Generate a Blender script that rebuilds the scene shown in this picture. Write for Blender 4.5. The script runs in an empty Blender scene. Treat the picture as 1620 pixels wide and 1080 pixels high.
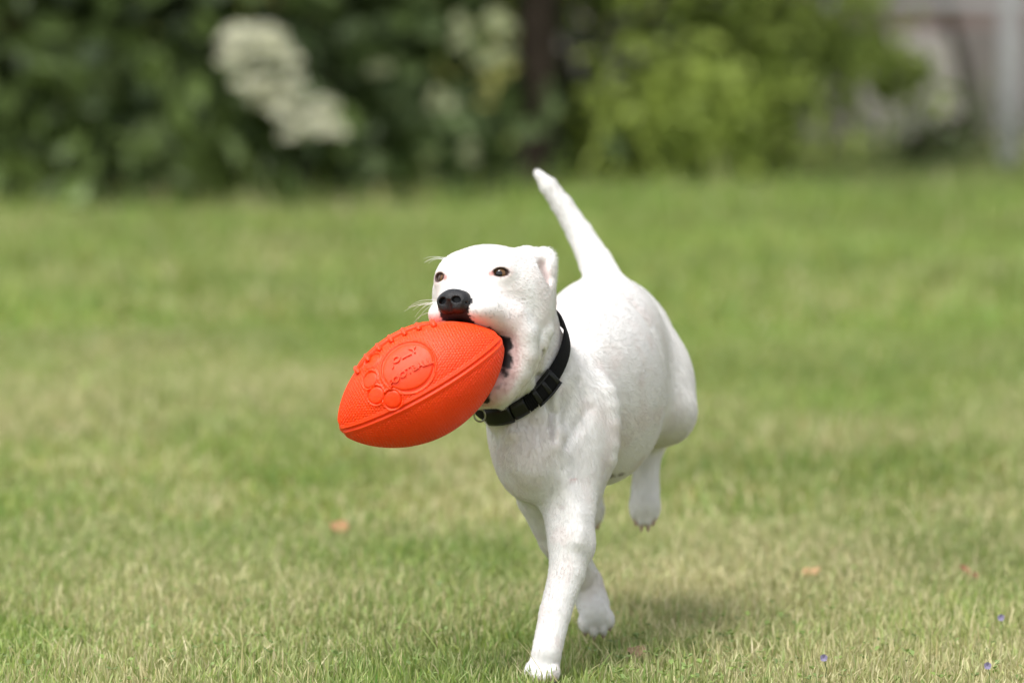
import bpy, math, random
import numpy as np
from mathutils import Matrix, Vector, noise as mnoise

rng = np.random.default_rng(11)
random.seed(11)
scene = bpy.context.scene
COL = scene.collection

# ------------------------------------------------------------------ camera
CAM_H, PITCH, FPX = 0.827, math.atan(695.0 / 9000.0), 9000.0
cam_data = bpy.data.cameras.new('camera')
cam = bpy.data.objects.new('camera', cam_data)
COL.objects.link(cam)
cam.location = (0, 0, CAM_H)
cam.rotation_euler = (math.pi / 2 - PITCH, 0, 0)
cam_data.sensor_width = 36.0
cam_data.lens = 200.0
cam_data.clip_start = 0.05
cam_data.clip_end = 1000.0
cam_data.dof.use_dof = True
cam_data.dof.focus_distance = 5.985
cam_data.dof.aperture_fstop = 4.3
cam_data.dof.aperture_blades = 0
scene.camera = cam

# ------------------------------------------------------------------ sky and sun (bright, veiled sky)
SUN_EL, SUN_AZ = math.radians(62), math.radians(215)      # azimuth clockwise from +Y
world = bpy.data.worlds.new('World')
scene.world = world
world.use_nodes = True
wn, wl = world.node_tree.nodes, world.node_tree.links
wn.clear()
w_out = wn.new('ShaderNodeOutputWorld')
w_bg = wn.new('ShaderNodeBackground')
w_sky = wn.new('ShaderNodeTexSky')
w_sky.sky_type = 'NISHITA'
w_sky.sun_disc = False
w_sky.sun_elevation = SUN_EL
w_sky.sun_rotation = SUN_AZ
w_sky.air_density = 1.0
w_sky.dust_density = 3.0
w_sky.ozone_density = 1.0
w_hs = wn.new('ShaderNodeHueSaturation')
w_hs.inputs['Saturation'].default_value = 0.22
wl.new(w_sky.outputs[0], w_hs.inputs['Color'])
wl.new(w_hs.outputs[0], w_bg.inputs['Color'])
w_bg.inputs['Strength'].default_value = 0.145
wl.new(w_bg.outputs[0], w_out.inputs['Surface'])

sun_data = bpy.data.lights.new('sun', 'SUN')
sun_data.energy = 2.2
sun_data.angle = math.radians(25)
sun_data.color = (1.0, 0.97, 0.92)
sun = bpy.data.objects.new('sun', sun_data)
COL.objects.link(sun)
sun_dir = Vector((math.sin(SUN_AZ) * math.cos(SUN_EL), math.cos(SUN_AZ) * math.cos(SUN_EL), math.sin(SUN_EL)))
sun.rotation_euler = sun_dir.to_track_quat('Z', 'Y').to_euler()
sun.location = (0, 0, 8)

vs = scene.view_settings
vs.view_transform = 'Standard'
vs.look = 'None'
vs.exposure = 0.72
vs.gamma = 1.0
vs.use_curve_mapping = False
scene.cycles.use_denoising = True
scene.cycles.max_bounces = 8
scene.cycles.diffuse_bounces = 4
scene.cycles.transparent_max_bounces = 8

# ------------------------------------------------------------------ helpers
def P(u, v, y):
    """point of the place seen in direction (u, v) of the 1620x1080 frame at depth y"""
    a, b = (u - 810.0) / FPX, (540.0 - v) / FPX
    d = np.array([a, math.cos(PITCH) + b * math.sin(PITCH), -math.sin(PITCH) + b * math.cos(PITCH)])
    return np.array([0, 0, CAM_H]) + d * (y / d[1])

def ground(u, v):
    a, b = (u - 810.0) / FPX, (540.0 - v) / FPX
    d = np.array([a, math.cos(PITCH) + b * math.sin(PITCH), -math.sin(PITCH) + b * math.cos(PITCH)])
    return d * (-CAM_H / d[2]) + np.array([0, 0, CAM_H])

def unit(v):
    v = np.asarray(v, float)
    return v / (np.linalg.norm(v) + 1e-12)

def vlen(p):
    return np.sqrt(np.einsum('...i,...i->...', p, p))

def tag(o, label=None, cat=None, group=None, kind=None):
    if label: o['label'] = label
    if cat: o['category'] = cat
    if group: o['group'] = group
    if kind: o['kind'] = kind
    return o

def empty(name, loc):
    o = bpy.data.objects.new(name, None)
    o.empty_display_size = 0.05
    COL.objects.link(o)
    o.location = tuple(loc)
    return o

def link(name, me, mat=None, parent=None):
    o = bpy.data.objects.new(name, me)
    COL.objects.link(o)
    if mat is not None:
        me.materials.append(mat)
    if parent is not None:
        o.parent = parent
        if parent.parent is None:                      # parts are modelled in place, round their thing's base
            o.matrix_parent_inverse = Matrix.Translation(-parent.location)
    return o

def np_mesh(name, verts, faces, colors=None, smooth=True):
    """faces: (n,3) or (n,4) int array, or list of such arrays"""
    if not isinstance(faces, (list, tuple)):
        faces = [faces]
    faces = [np.asarray(f, np.int32) for f in faces if len(f)]
    me = bpy.data.meshes.new(name)
    verts = np.asarray(verts, np.float32)
    me.vertices.add(len(verts))
    me.vertices.foreach_set('co', verts.ravel())
    nl = sum(f.size for f in faces)
    npoly = sum(len(f) for f in faces)
    me.loops.add(nl)
    me.loops.foreach_set('vertex_index', np.concatenate([f.ravel() for f in faces]))
    me.polygons.add(npoly)
    tot = np.concatenate([np.full(len(f), f.shape[1], np.int32) for f in faces])
    st = np.concatenate([[0], np.cumsum(tot)[:-1]]).astype(np.int32)
    me.polygons.foreach_set('loop_start', st)
    me.polygons.foreach_set('loop_total', tot)
    me.polygons.foreach_set('use_smooth', np.full(npoly, smooth, bool))
    me.update(calc_edges=True)
    if colors is not None:
        at = me.color_attributes.new('Col', 'FLOAT_COLOR', 'POINT')
        c = np.ones((len(verts), 4), np.float32)
        c[:, :3] = colors
        at.data.foreach_set('color', c.ravel())
    me.validate()
    return me

def strands(name, pts, radius, colors, mat, parent):
    """pts (N, n, 3) -> one hair curves object"""
    N, n, _ = pts.shape
    hc = bpy.data.hair_curves.new(name)
    hc.add_curves([n] * N)
    hc.attributes['position'].data.foreach_set('vector', pts.astype(np.float32).ravel())
    ra = hc.attributes.get('radius') or hc.attributes.new('radius', 'FLOAT', 'POINT')
    ra.data.foreach_set('value', np.broadcast_to(radius, (N, n)).astype(np.float32).ravel())
    ca = hc.attributes.new('Col', 'FLOAT_COLOR', 'POINT')
    c = np.ones((N, n, 4), np.float32)
    c[..., :3] = colors[:, None, :] if colors.ndim == 2 else colors
    ca.data.foreach_set('color', c.ravel())
    return link(name, hc, mat, parent)

def vnoise(p, seed=0):
    """cheap smooth value noise on (N,d) points, range 0..1"""
    p = np.asarray(p, float)
    d = p.shape[1]
    i = np.floor(p).astype(np.int64)
    f = p - i
    f = f * f * (3 - 2 * f)
    out = np.zeros(len(p))
    primes = [73856093, 19349663, 83492791]
    for c in range(2 ** d):
        h = np.full(len(p), seed * 2654435761 % 4294967296, np.int64)
        w = np.ones(len(p))
        for k in range(d):
            b = (c >> k) & 1
            h ^= (i[:, k] + b) * primes[k]
            w *= f[:, k] if b else 1 - f[:, k]
        h = (h ^ (h >> 13)) * 1274126177 & 0x7fffffff
        h = (h ^ (h >> 16)) & 0xffff
        out += w * h / 65535.0
    return out

def fbm(p, seed=0, octs=3):
    s, a, t = 0, 1.0, 0
    p = np.asarray(p, float)
    for o in range(octs):
        s = s + a * vnoise(p * (2.03 ** o) + 17.3 * o, seed + o)
        t += a
        a *= 0.5
    return s / t

def sstep(a, b, x):
    t = np.clip((x - a) / (b - a), 0, 1)
    return t * t * (3 - 2 * t)

def grid_faces(nu, nv, wrap_u=False, wrap_v=False):
    i, j = np.meshgrid(np.arange(nu if wrap_u else nu - 1), np.arange(nv if wrap_v else nv - 1), indexing='ij')
    i, j = i.ravel(), j.ravel()
    i2, j2 = (i + 1) % nu, (j + 1) % nv
    return np.stack([i * nv + j, i2 * nv + j, i2 * nv + j2, i * nv + j2], 1)

# ------------------------------------------------------------------ materials
def mat_new(name):
    m = bpy.data.materials.new(name)
    m.use_nodes = True
    nt = m.node_tree
    nt.nodes.clear()
    out = nt.nodes.new('ShaderNodeOutputMaterial')
    return m, nt, out

def attr_color(nt, name='Col'):
    a = nt.nodes.new('ShaderNodeAttribute')
    a.attribute_name = name
    return a.outputs['Color']

def principled(name, color=(0.5, 0.5, 0.5), rough=0.5, spec=0.5, use_attr=False, bump=None, noise_var=None,
               coat=0.0, metallic=0.0, sss=None):
    """bump=(scale, distance); noise_var=(scale, amount) multiplies the colour by 1 +- amount"""
    m, nt, out = mat_new(name)
    b = nt.nodes.new('ShaderNodeBsdfPrincipled')
    b.inputs['Roughness'].default_value = rough
    b.inputs['Specular IOR Level'].default_value = spec
    b.inputs['Metallic'].default_value = metallic
    b.inputs['Coat Weight'].default_value = coat
    if use_attr:
        c = attr_color(nt)
    else:
        r = nt.nodes.new('ShaderNodeRGB')
        r.outputs[0].default_value = (*color, 1)
        c = r.outputs[0]
    tc = nt.nodes.new('ShaderNodeTexCoord')
    if noise_var:
        n = nt.nodes.new('ShaderNodeTexNoise')
        n.inputs['Scale'].default_value = noise_var[0]
        n.inputs['Detail'].default_value = 5
        nt.links.new(tc.outputs['Object'], n.inputs['Vector'])
        mr = nt.nodes.new('ShaderNodeMapRange')
        mr.inputs['To Min'].default_value = 1 - noise_var[1]
        mr.inputs['To Max'].default_value = 1 + noise_var[1]
        mr.inputs['From Min'].default_value = 0.3
        mr.inputs['From Max'].default_value = 0.7
        nt.links.new(n.outputs['Fac'], mr.inputs['Value'])
        mx = nt.nodes.new('ShaderNodeVectorMath')
        mx.operation = 'SCALE'
        nt.links.new(c, mx.inputs[0])
        nt.links.new(mr.outputs[0], mx.inputs['Scale'])
        c = mx.outputs[0]
    nt.links.new(c, b.inputs['Base Color'])
    if sss:
        b.inputs['Subsurface Weight'].default_value = sss[0]
        b.inputs['Subsurface Radius'].default_value = sss[1]
        b.inputs['Subsurface Scale'].default_value = sss[2]
    if bump:
        n = nt.nodes.new('ShaderNodeTexNoise')
        n.inputs['Scale'].default_value = bump[0]
        n.inputs['Detail'].default_value = 4
        nt.links.new(tc.outputs['Object'], n.inputs['Vector'])
        bp = nt.nodes.new('ShaderNodeBump')
        bp.inputs['Strength'].default_value = 1.0
        bp.inputs['Distance'].default_value = bump[1]
        nt.links.new(n.outputs['Fac'], bp.inputs['Height'])
        nt.links.new(bp.outputs[0], b.inputs['Normal'])
    nt.links.new(b.outputs[0], out.inputs['Surface'])
    return m

def leafy(name, trans=0.35, rough=0.5, spec=0.3, color=None):
    """thin leaf: reflects, and lets part of the light through; colour from the mesh's own Col attribute"""
    m, nt, out = mat_new(name)
    if color is None:
        c = attr_color(nt)
    else:
        r = nt.nodes.new('ShaderNodeRGB'); r.outputs[0].default_value = (*color, 1); c = r.outputs[0]
    b = nt.nodes.new('ShaderNodeBsdfPrincipled')
    b.inputs['Roughness'].default_value = rough
    b.inputs['Specular IOR Level'].default_value = spec
    t = nt.nodes.new('ShaderNodeBsdfTranslucent')
    mx = nt.nodes.new('ShaderNodeMixShader')
    mx.inputs[0].default_value = trans
    nt.links.new(c, b.inputs['Base Color'])
    nt.links.new(c, t.inputs['Color'])
    nt.links.new(b.outputs[0], mx.inputs[1])
    nt.links.new(t.outputs[0], mx.inputs[2])
    nt.links.new(mx.outputs[0], out.inputs['Surface'])
    return m
# ================================================================== lawn
def ground_material():
    m, nt, out = mat_new('lawn_soil')
    b = nt.nodes.new('ShaderNodeBsdfPrincipled')
    b.inputs['Roughness'].default_value = 1.0
    b.inputs['Specular IOR Level'].default_value = 0.0
    g = nt.nodes.new('ShaderNodeNewGeometry')
    n1 = nt.nodes.new('ShaderNodeTexNoise'); n1.inputs['Scale'].default_value = 1.6; n1.inputs['Detail'].default_value = 6
    n2 = nt.nodes.new('ShaderNodeTexNoise'); n2.inputs['Scale'].default_value = 60; n2.inputs['Detail'].default_value = 6
    nt.links.new(g.outputs['Position'], n1.inputs['Vector']); nt.links.new(g.outputs['Position'], n2.inputs['Vector'])
    r1 = nt.nodes.new('ShaderNodeValToRGB')
    r1.color_ramp.elements[0].position = 0.35; r1.color_ramp.elements[0].color = (0.15, 0.20, 0.045, 1)
    r1.color_ramp.elements[1].position = 0.65; r1.color_ramp.elements[1].color = (0.26, 0.24, 0.10, 1)
    r2 = nt.nodes.new('ShaderNodeValToRGB')
    r2.color_ramp.elements[0].position = 0.3; r2.color_ramp.elements[0].color = (0.55, 0.5, 0.45, 1)
    r2.color_ramp.elements[1].position = 0.7; r2.color_ramp.elements[1].color = (1.25, 1.2, 1.1, 1)
    mx = nt.nodes.new('ShaderNodeMix'); mx.data_type = 'RGBA'; mx.blend_type = 'MULTIPLY'; mx.inputs[0].default_value = 1.0
    nt.links.new(n1.outputs['Fac'], r1.inputs[0]); nt.links.new(n2.outputs['Fac'], r2.inputs[0])
    nt.links.new(r1.outputs[0], mx.inputs[6]); nt.links.new(r2.outputs[0], mx.inputs[7])
    nt.links.new(mx.outputs[2], b.inputs['Base Color'])
    bp = nt.nodes.new('ShaderNodeBump'); bp.inputs['Distance'].default_value = 0.02
    nt.links.new(n2.outputs['Fac'], bp.inputs['Height']); nt.links.new(bp.outputs[0], b.inputs['Normal'])
    nt.links.new(b.outputs[0], out.inputs['Surface'])
    return m
gx = np.concatenate([np.linspace(-300, -8, 12), np.linspace(-6, 6, 49), np.linspace(8, 300, 12)])
gy = np.concatenate([np.linspace(-100, 0, 6), np.linspace(2, 22, 81), np.linspace(26, 600, 14)])
GX, GY = np.meshgrid(gx, gy, indexing='ij')
GZ = np.zeros_like(GX) - 0.004
gi, gj = np.meshgrid(np.arange(len(gx) - 1), np.arange(len(gy) - 1), indexing='ij')
gi, gj = gi.ravel(), gj.ravel(); ny = len(gy)
gf = np.stack([gi * ny + gj, (gi + 1) * ny + gj, (gi + 1) * ny + gj + 1, gi * ny + gj + 1], 1)
tag(link('ground', np_mesh('ground', np.stack([GX, GY, GZ], -1).reshape(-1, 3), gf), ground_material()), kind='structure')

m_grass = leafy('grass_blade', trans=0.32, rough=0.55, spec=0.25)
GREEN_A, GREEN_B = np.array([0.105, 0.205, 0.022]), np.array([0.255, 0.385, 0.062])
STRAW_A, STRAW_B = np.array([0.48, 0.42, 0.20]), np.array([0.72, 0.65, 0.42])
def straw_share(x, y):
    p = np.stack([x, y], 1)
    big = fbm(p * [0.9, 0.45] + 3.7, 41, 3)
    med = fbm(p * [3.2, 1.8] + 9.1, 47, 3)
    s = 0.37 + (1.6 * (big - 0.5) + 1.3 * (med - 0.5)) * (1 - 0.55 * sstep(7.8, 9.5, y))
    s += 0.06 * sstep(0.1, 0.6, x) + 0.17 * sstep(6.3, 7.2, y) * sstep(11.5, 8.5, y) - 0.33 * sstep(8.4, 11.0, y) - 0.10 * sstep(6.7, 6.2, y)
    return np.clip(s, 0.02, 0.85)
def blades(n, x0, x1f, y0, y1, hmean, wmean, levels, lying=0.15, tall=0.01, inner=None):
    """n blades in the fan-shaped strip in front of the camera, plus margins"""
    y = np.sqrt(rng.uniform(y0 * y0, y1 * y1, n)) if x1f else rng.uniform(y0, y1, n)
    hw = x0 + x1f * y
    x = rng.uniform(-1, 1, n) * hw
    if inner is not None:                               # only the side strips beyond the inner fan
        hi = inner + 0.095 * y
        x = np.sign(x) * (hi + (hw - hi) * rng.random(n))
    # tufts: pull blades together a little
    tx = (fbm(np.stack([x, y], 1) * 22, 5, 2) - 0.5) * 0.05
    ty = (fbm(np.stack([x, y], 1) * 22 + 50, 6, 2) - 0.5) * 0.05
    x, y = x + tx, y + ty
    dens = fbm(np.stack([x, y], 1) * 5.0, 61, 2)
    share = straw_share(x, y)
    dry = rng.random(n) < share
    ly = rng.random(n) < lying
    tl = rng.random(n) < tall
    h = hmean * rng.lognormal(0, 0.30, n) * (0.70 + 0.6 * dens)
    h = np.where(tl, h * rng.uniform(1.4, 2.1, n), np.clip(h, 0.008, hmean * 1.7))
    w = wmean * rng.uniform(0.65, 1.35, n) * np.where(tl, 0.8, 1)
    az = rng.uniform(0, 2 * math.pi, n)
    ld = rng.uniform(0, 2 * math.pi, n)
    lean = np.where(ly, rng.uniform(1.2, 2.4, n), np.abs(rng.normal(0.30, 0.28, n)))
    hz = h * np.where(ly, 0.35, 1.0)
    g = rng.random(n)[:, None]
    warm = rng.random(n)[:, None]
    cg = (GREEN_A * (1 - g) + GREEN_B * g) * (1 + 0.5 * (warm - 0.5) * np.array([0.9, 0.1, -0.3]))
    cg *= (0.75 + 0.5 * fbm(np.stack([x, y], 1) * 1.7, 71, 2))[:, None]
    cs = STRAW_A * (1 - g) + STRAW_B * g
    mix = np.clip(np.where(dry, rng.uniform(0.55, 1.0, n), rng.uniform(0, 0.25, n) + 0.35 * share), 0, 1)[:, None]
    c = cg * (1 - mix) + cs * mix
    tipdry = np.clip(rng.uniform(-0.3, 0.9, n), 0, 1)[:, None]
    ts = np.array([0.0, 0.42, 0.76, 1.0]) if levels == 3 else np.array([0.0, 0.55, 1.0])
    ws = np.array([0.85, 1.0, 0.70, 0.0]) if levels == 3 else np.array([0.9, 0.9, 0.0])
    V, C = [], []
    wd = np.stack([np.cos(az), np.sin(az), np.zeros(n)], 1)
    dirl = np.stack([np.cos(ld), np.sin(ld), np.zeros(n)], 1)
    base = np.stack([x, y, np.full(n, -0.004)], 1)
    for t, wt in zip(ts, ws):
        c_ = base + dirl * (h * lean * t ** 1.7)[:, None] + np.array([0, 0, 1.0]) * (hz * (t - 0.22 * np.minimum(lean, 1.2) * t * t))[:, None]
        col = c * (1 - 0.0 * t)
        if t > 0.7:
            col = col * (1 - 0.7 * tipdry * (t - 0.6) / 0.4) + STRAW_B * 0.7 * tipdry * (t - 0.6) / 0.4
        if wt > 0:
            V += [c_ - wd * (w * wt / 2)[:, None], c_ + wd * (w * wt / 2)[:, None]]
            C += [col, col]
        else:
            V.append(c_); C.append(col)
    k = len(V)
    V = np.stack(V, 1).reshape(-1, 3); C = np.stack(C, 1).reshape(-1, 3)
    o = np.arange(n)[:, None] * k
    if levels == 3:
        quads = np.concatenate([o + [0, 1, 3, 2], o + [2, 3, 5, 4]]); tris = o + [4, 5, 6]
    else:
        quads = o + [0, 1, 3, 2]; tris = o + [2, 3, 4]
    return V, C, quads, tris
def merge(parts):
    V, C, Q, T, off = [], [], [], [], 0
    for v, c, q, t in parts:
        V.append(v); C.append(c); Q.append(q + off); T.append(t + off); off += len(v)
    return np.concatenate(V), np.concatenate(C), np.concatenate(Q), np.concatenate(T)
gp = [blades(190000, 0.26, 0.095, 5.6, 7.5, 0.0185, 0.0019, 3, 0.30, 0.012),
      blades(105000, 0.35, 0.095, 7.5, 11.0, 0.019, 0.0032, 2, 0.26, 0.01),
      blades(90000, 0.45, 0.095, 11.0, 20.0, 0.030, 0.0065, 2, 0.15, 0.02),
      blades(16000, 0.45, 0.095, 15.2, 16.3, 0.055, 0.0075, 2, 0.10, 0.06),
      blades(60000, 1.9, 0.095, 5.6, 9.0, 0.022, 0.0050, 2, 0.2, 0.01, 0.26),
      blades(60000, 2.4, 0.095, 9.0, 20.0, 0.028, 0.0085, 2, 0.15, 0.02, 0.35)]
V, C, Q, T = merge(gp)
tag(link('lawn_grass', np_mesh('lawn_grass', V, [Q, T], np.clip(C, 0, 0.8)), m_grass), 'short lawn of mixed green and dry straw coloured grass blades', 'grass', kind='stuff')
# ================================================================== the dog
class Field:
    """implicit body: smooth unions (and cuts) of tapered capsules and ellipsoids"""
    def __init__(self):
        self.ops = []
    def cap(self, a, b, ra, rb, k=0.02, sub=False):
        a, b = np.asarray(a, np.float32), np.asarray(b, np.float32)
        c = (a + b) / 2
        R = np.linalg.norm(b - a) / 2 + max(ra, rb)
        ab = b - a
        L = np.float32(ab @ ab); ra, rb = np.float32(ra), np.float32(rb)
        def f(p):
            t = np.clip(((p - a) @ ab) / L, 0, 1)
            return vlen(p - a - t[..., None] * ab) - (ra + (rb - ra) * t)
        self.ops.append((f, c, R, k, sub))
    def chain(self, pts, rads, k=0.02, sub=False):
        pts = np.asarray(pts, np.float32); rads = np.asarray(rads, np.float32)
        c = (pts.min(0) + pts.max(0)) / 2
        R = np.linalg.norm(pts - c, axis=1).max() + max(rads)
        def f(p):
            d = None
            for i in range(len(pts) - 1):
                ab = pts[i + 1] - pts[i]
                t = np.clip(((p - pts[i]) @ ab) / (ab @ ab), 0, 1)
                e = vlen(p - pts[i] - t[..., None] * ab) - (rads[i] + (rads[i + 1] - rads[i]) * t)
                d = e if d is None else self.mix(d, e, 0.003, False)
            return d
        self.ops.append((f, c, R, k, sub))
    def ell(self, c, axes, r, k=0.02, sub=False):
        c, A, r = np.asarray(c, np.float32), np.asarray(axes, np.float32), np.asarray(r, np.float32)
        R = r.max()
        def f(p):
            q = (p - c) @ A.T
            k0 = vlen(q / r)
            k1 = vlen(q / (r * r))
            return np.where(k1 < 1e-6, -r.min(), k0 * (k0 - 1) / np.maximum(k1, 1e-6))
        self.ops.append((f, c, R, k, sub))
    @staticmethod
    def mix(d, e, k, sub):
        k = np.float32(k)
        if sub:
            h = np.maximum(k - np.abs(-e - d), 0) / k
            return np.maximum(d, -e) + h * h * k * 0.25
        h = np.maximum(k - np.abs(d - e), 0) / k
        return np.minimum(d, e) - h * h * k * 0.25
    def at(self, p):
        p = np.asarray(p, float)
        d = np.full(p.shape[:-1], 10.0)
        for f, c, R, k, sub in self.ops:
            d = self.mix(d, f(p), k, sub)
        return d
    def grad(self, p, e=0.001):
        o = np.concatenate([np.eye(3), -np.eye(3)]) * e
        d = self.at(p[..., None, :] + o)
        g = d[..., :3] - d[..., 3:]
        return g / (np.linalg.norm(g, axis=-1, keepdims=True) + 1e-12)
    def mesh(self, lo, hi, h, B=8):
        lo, hi = np.asarray(lo, float), np.asarray(hi, float)
        nb = np.ceil((hi - lo) / (h * B)).astype(int)
        n = nb * B + 1
        g = np.stack(np.meshgrid(*[np.arange(k) for k in nb], indexing='ij'), -1).reshape(-1, 3)
        ctr = lo + (g + 0.5) * h * B
        half = h * B * 0.5 * 1.7321
        d = self.at(ctr)
        keep = np.abs(d) < half * 2.2 + 0.004
        vals = np.ones(tuple(n), np.float32)
        for (i, j, k_) in g[(~keep) & (d < 0)]:
            vals[i*B:i*B+B+1, j*B:j*B+B+1, k_*B:k_*B+B+1] = -1
        kb, kc = g[keep], ctr[keep]
        off = np.stack(np.meshgrid(*[np.arange(B + 1)] * 3, indexing='ij'), -1).reshape(-1, 3) * h
        D = np.full((len(kb), (B + 1) ** 3), 10.0, np.float32)
        for f, c, R, k, sub in self.ops:
            m = np.linalg.norm(kc - c, axis=1) < R * 1.05 + half * 2 + k + 0.025
            if not m.any():
                continue
            p = (lo + kb[m] * h * B).astype(np.float32)[:, None, :] + off[None].astype(np.float32)
            D[m] = self.mix(D[m], f(p), k, sub)
        for q, (i, j, k_) in enumerate(kb):
            vals[i*B:i*B+B+1, j*B:j*B+B+1, k_*B:k_*B+B+1] = D[q].reshape(B + 1, B + 1, B + 1)
        # ---- surface nets
        s = vals < 0
        cnt = np.zeros(tuple(n - 1), np.int8)
        for a in (0, 1):
            for b in (0, 1):
                for c in (0, 1):
                    cnt += s[a:n[0]-1+a, b:n[1]-1+b, c:n[2]-1+c]
        cells = np.argwhere((cnt > 0) & (cnt < 8))
        idx = np.full(tuple(n - 1), -1, np.int32)
        idx[cells[:, 0], cells[:, 1], cells[:, 2]] = np.arange(len(cells))
        corners = [(a, b, c) for a in (0, 1) for b in (0, 1) for c in (0, 1)]
        cv = {c: vals[cells[:, 0] + c[0], cells[:, 1] + c[1], cells[:, 2] + c[2]] for c in corners}
        acc = np.zeros((len(cells), 3)); num = np.zeros(len(cells))
        for c in corners:
            for ax in range(3):
                if c[ax] == 0:
                    e = list(c); e[ax] = 1; e = tuple(e)
                    v0, v1 = cv[c], cv[e]
                    cr = (v0 < 0) != (v1 < 0)
                    t = np.where(cr, v0 / np.where(cr, v0 - v1, 1), 0)
                    pt = np.tile(np.array(c, float), (len(cells), 1)); pt[:, ax] = t
                    acc[cr] += pt[cr]; num[cr] += 1
        verts = lo + (cells + acc / num[:, None]) * h
        faces = []
        for ax in range(3):
            o1, o2 = [(1, 2), (2, 0), (0, 1)][ax]
            sl0 = [slice(1, m - 1) for m in n]; sl1 = list(sl0)
            sl0[ax] = slice(0, n[ax] - 1); sl1[ax] = slice(1, n[ax])
            a, b = s[tuple(sl0)], s[tuple(sl1)]
            for flip in (False, True):
                e = np.argwhere((a & ~b) if not flip else (~a & b))
                base = e.copy()
                for q in range(3):
                    if q != ax: base[:, q] += 1
                def cid(d1, d2):
                    t = base.copy(); t[:, o1] += d1; t[:, o2] += d2
                    return idx[t[:, 0], t[:, 1], t[:, 2]]
                qd = np.stack([cid(-1, -1), cid(0, -1), cid(0, 0), cid(-1, 0)], 1)
                if flip: qd = qd[:, ::-1]
                faces.append(qd)
        F = np.concatenate(faces)
        F = F[(F >= 0).all(1)]
        return verts, F

cm = 0.01
BODY_YAW = math.radians(15)
BF = np.array([-math.sin(BODY_YAW), -math.cos(BODY_YAW), 0.0])     # forward
BL = np.array([math.cos(BODY_YAW), -math.sin(BODY_YAW), 0.0])      # the dog's left
BU = np.array([0, 0, 1.0])
BAX = np.array([BL, BF, BU])

# head frame: X the dog's left, Y forward, Z up, in centimetres, origin between the eyes
HY, HP, HR = math.radians(26), math.radians(8), math.radians(6)
hf = np.array([-math.sin(HY) * math.cos(HP), -math.cos(HY) * math.cos(HP), math.sin(HP)])
hl0 = np.array([math.cos(HY), -math.sin(HY), 0.0])
hu0 = np.cross(hf, hl0)
hl = math.cos(HR) * hl0 + math.sin(HR) * hu0
hu = np.cross(hf, hl)
HAX = np.array([hl, hf, hu])
HO = P(747, 437, 5.995)
hcm = 0.0094
def H(x, y, z):
    return HO + (x * hl + y * hf + z * hu) * hcm

fld = Field()
def hell(c, r, k=1.0, sub=False, axes=None):
    fld.ell(H(*c), HAX if axes is None else axes, np.array(r) * hcm, k * hcm, sub)
def bell(c, r, k=2.0, axes=None, sub=False):
    fld.ell(c, BAX if axes is None else axes, np.array(r) * cm, k * cm, sub)
def rot_axes(base, axis, ang):
    R = np.array(Matrix.Rotation(ang, 3, Vector(axis)))
    return base @ R.T

# ---- trunk
bell(P(944, 628, 6.25), (7.2, 13.0, 9.8), 3)                    # rib cage
bell(P(974, 600, 6.38), (6.4, 11.0, 8.2), 3)                     # belly and loins
bell(P(956, 541, 6.47), (6.4, 8.0, 7.6), 3)                      # pelvis
bell(P(872, 700, 6.12), (5.8, 6.5, 7.0), 3)                      # chest
bell(P(843, 726, 6.055), (3.8, 3.0, 4.4), 3)                     # breast
fld.cap(P(898, 575, 6.19), P(955, 515, 6.38), 0.056, 0.056, 0.04)   # back line
# ---- shoulders
bell(P(914, 675, 6.12), (3.3, 4.5, 8.4), 2.5, rot_axes(BAX, BL, -0.25))
bell(P(830, 676, 6.14), (3.0, 4.5, 7.0), 2, rot_axes(BAX, BL, -0.25))
# ---- neck
fld.cap(P(846, 625, 6.12), P(885, 650, 6.17), 0.050, 0.058, 0.03)
NECK = [(P(808, 500, 6.08), P(836, 595, 6.09), 0.047, 0.050), (P(795, 560, 6.065), P(808, 618, 6.068), 0.036, 0.040)]
for a_, b_, r0, r1 in NECK:
    fld.cap(a_, b_, r0, r1, 0.025)
# ---- left (near) foreleg
LF = [P(912, 650, 6.115), P(899, 757, 6.085), P(902, 862, 6.04), P(897, 905, 6.03), P(878, 970, 6.01), P(865, 1030, 5.99)]
fld.chain(LF, [0.038, 0.0335, 0.0225, 0.0188, 0.0162, 0.0155], 0.02)
fld.ell(P(908, 862, 6.055), BAX, np.array([2.2, 2.2, 2.4]) * cm, 0.012)
fld.ell(P(910, 775, 6.13), BAX, np.array([2.2, 2.2, 4.0]) * cm, 0.03)   # elbow
# ---- right foreleg, swept back
RF = [P(836, 690, 6.13), P(856, 785, 6.17), P(882, 850, 6.19), P(908, 892, 6.235), P(926, 922, 6.255), P(938, 955, 6.25)]
fld.chain(RF, [0.034, 0.026, 0.021, 0.0195, 0.0185, 0.018], 0.02)
# ---- hind legs
fld.cap(P(990, 545, 6.46), P(1056, 650, 6.385), 0.046, 0.0285, 0.04)
fld.ell(P(1040, 620, 6.43), BAX, np.array([3.6, 5.2, 5.4]) * cm, 0.03)
fld.cap(P(1054, 657, 6.40), P(1030, 690, 6.51), 0.0265, 0.0165, 0.02)
LH = [P(1030, 690, 6.515), P(1022, 735, 6.505), P(1021, 775, 6.495), P(1020, 800, 6.488)]
fld.chain(LH, [0.0175, 0.0148, 0.0158, 0.0165], 0.012)
fld.cap(P(935, 535, 6.52), P(915, 650, 6.44), 0.058, 0.030, 0.035)
fld.cap(P(915, 655, 6.44), P(925, 700, 6.57), 0.026, 0.017, 0.02)
RH = [P(925, 700, 6.57), P(928, 745, 6.555), P(930, 785, 6.545), P(931, 805, 6.54)]
fld.chain(RH, [0.017, 0.015, 0.016, 0.0165], 0.012)
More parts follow.
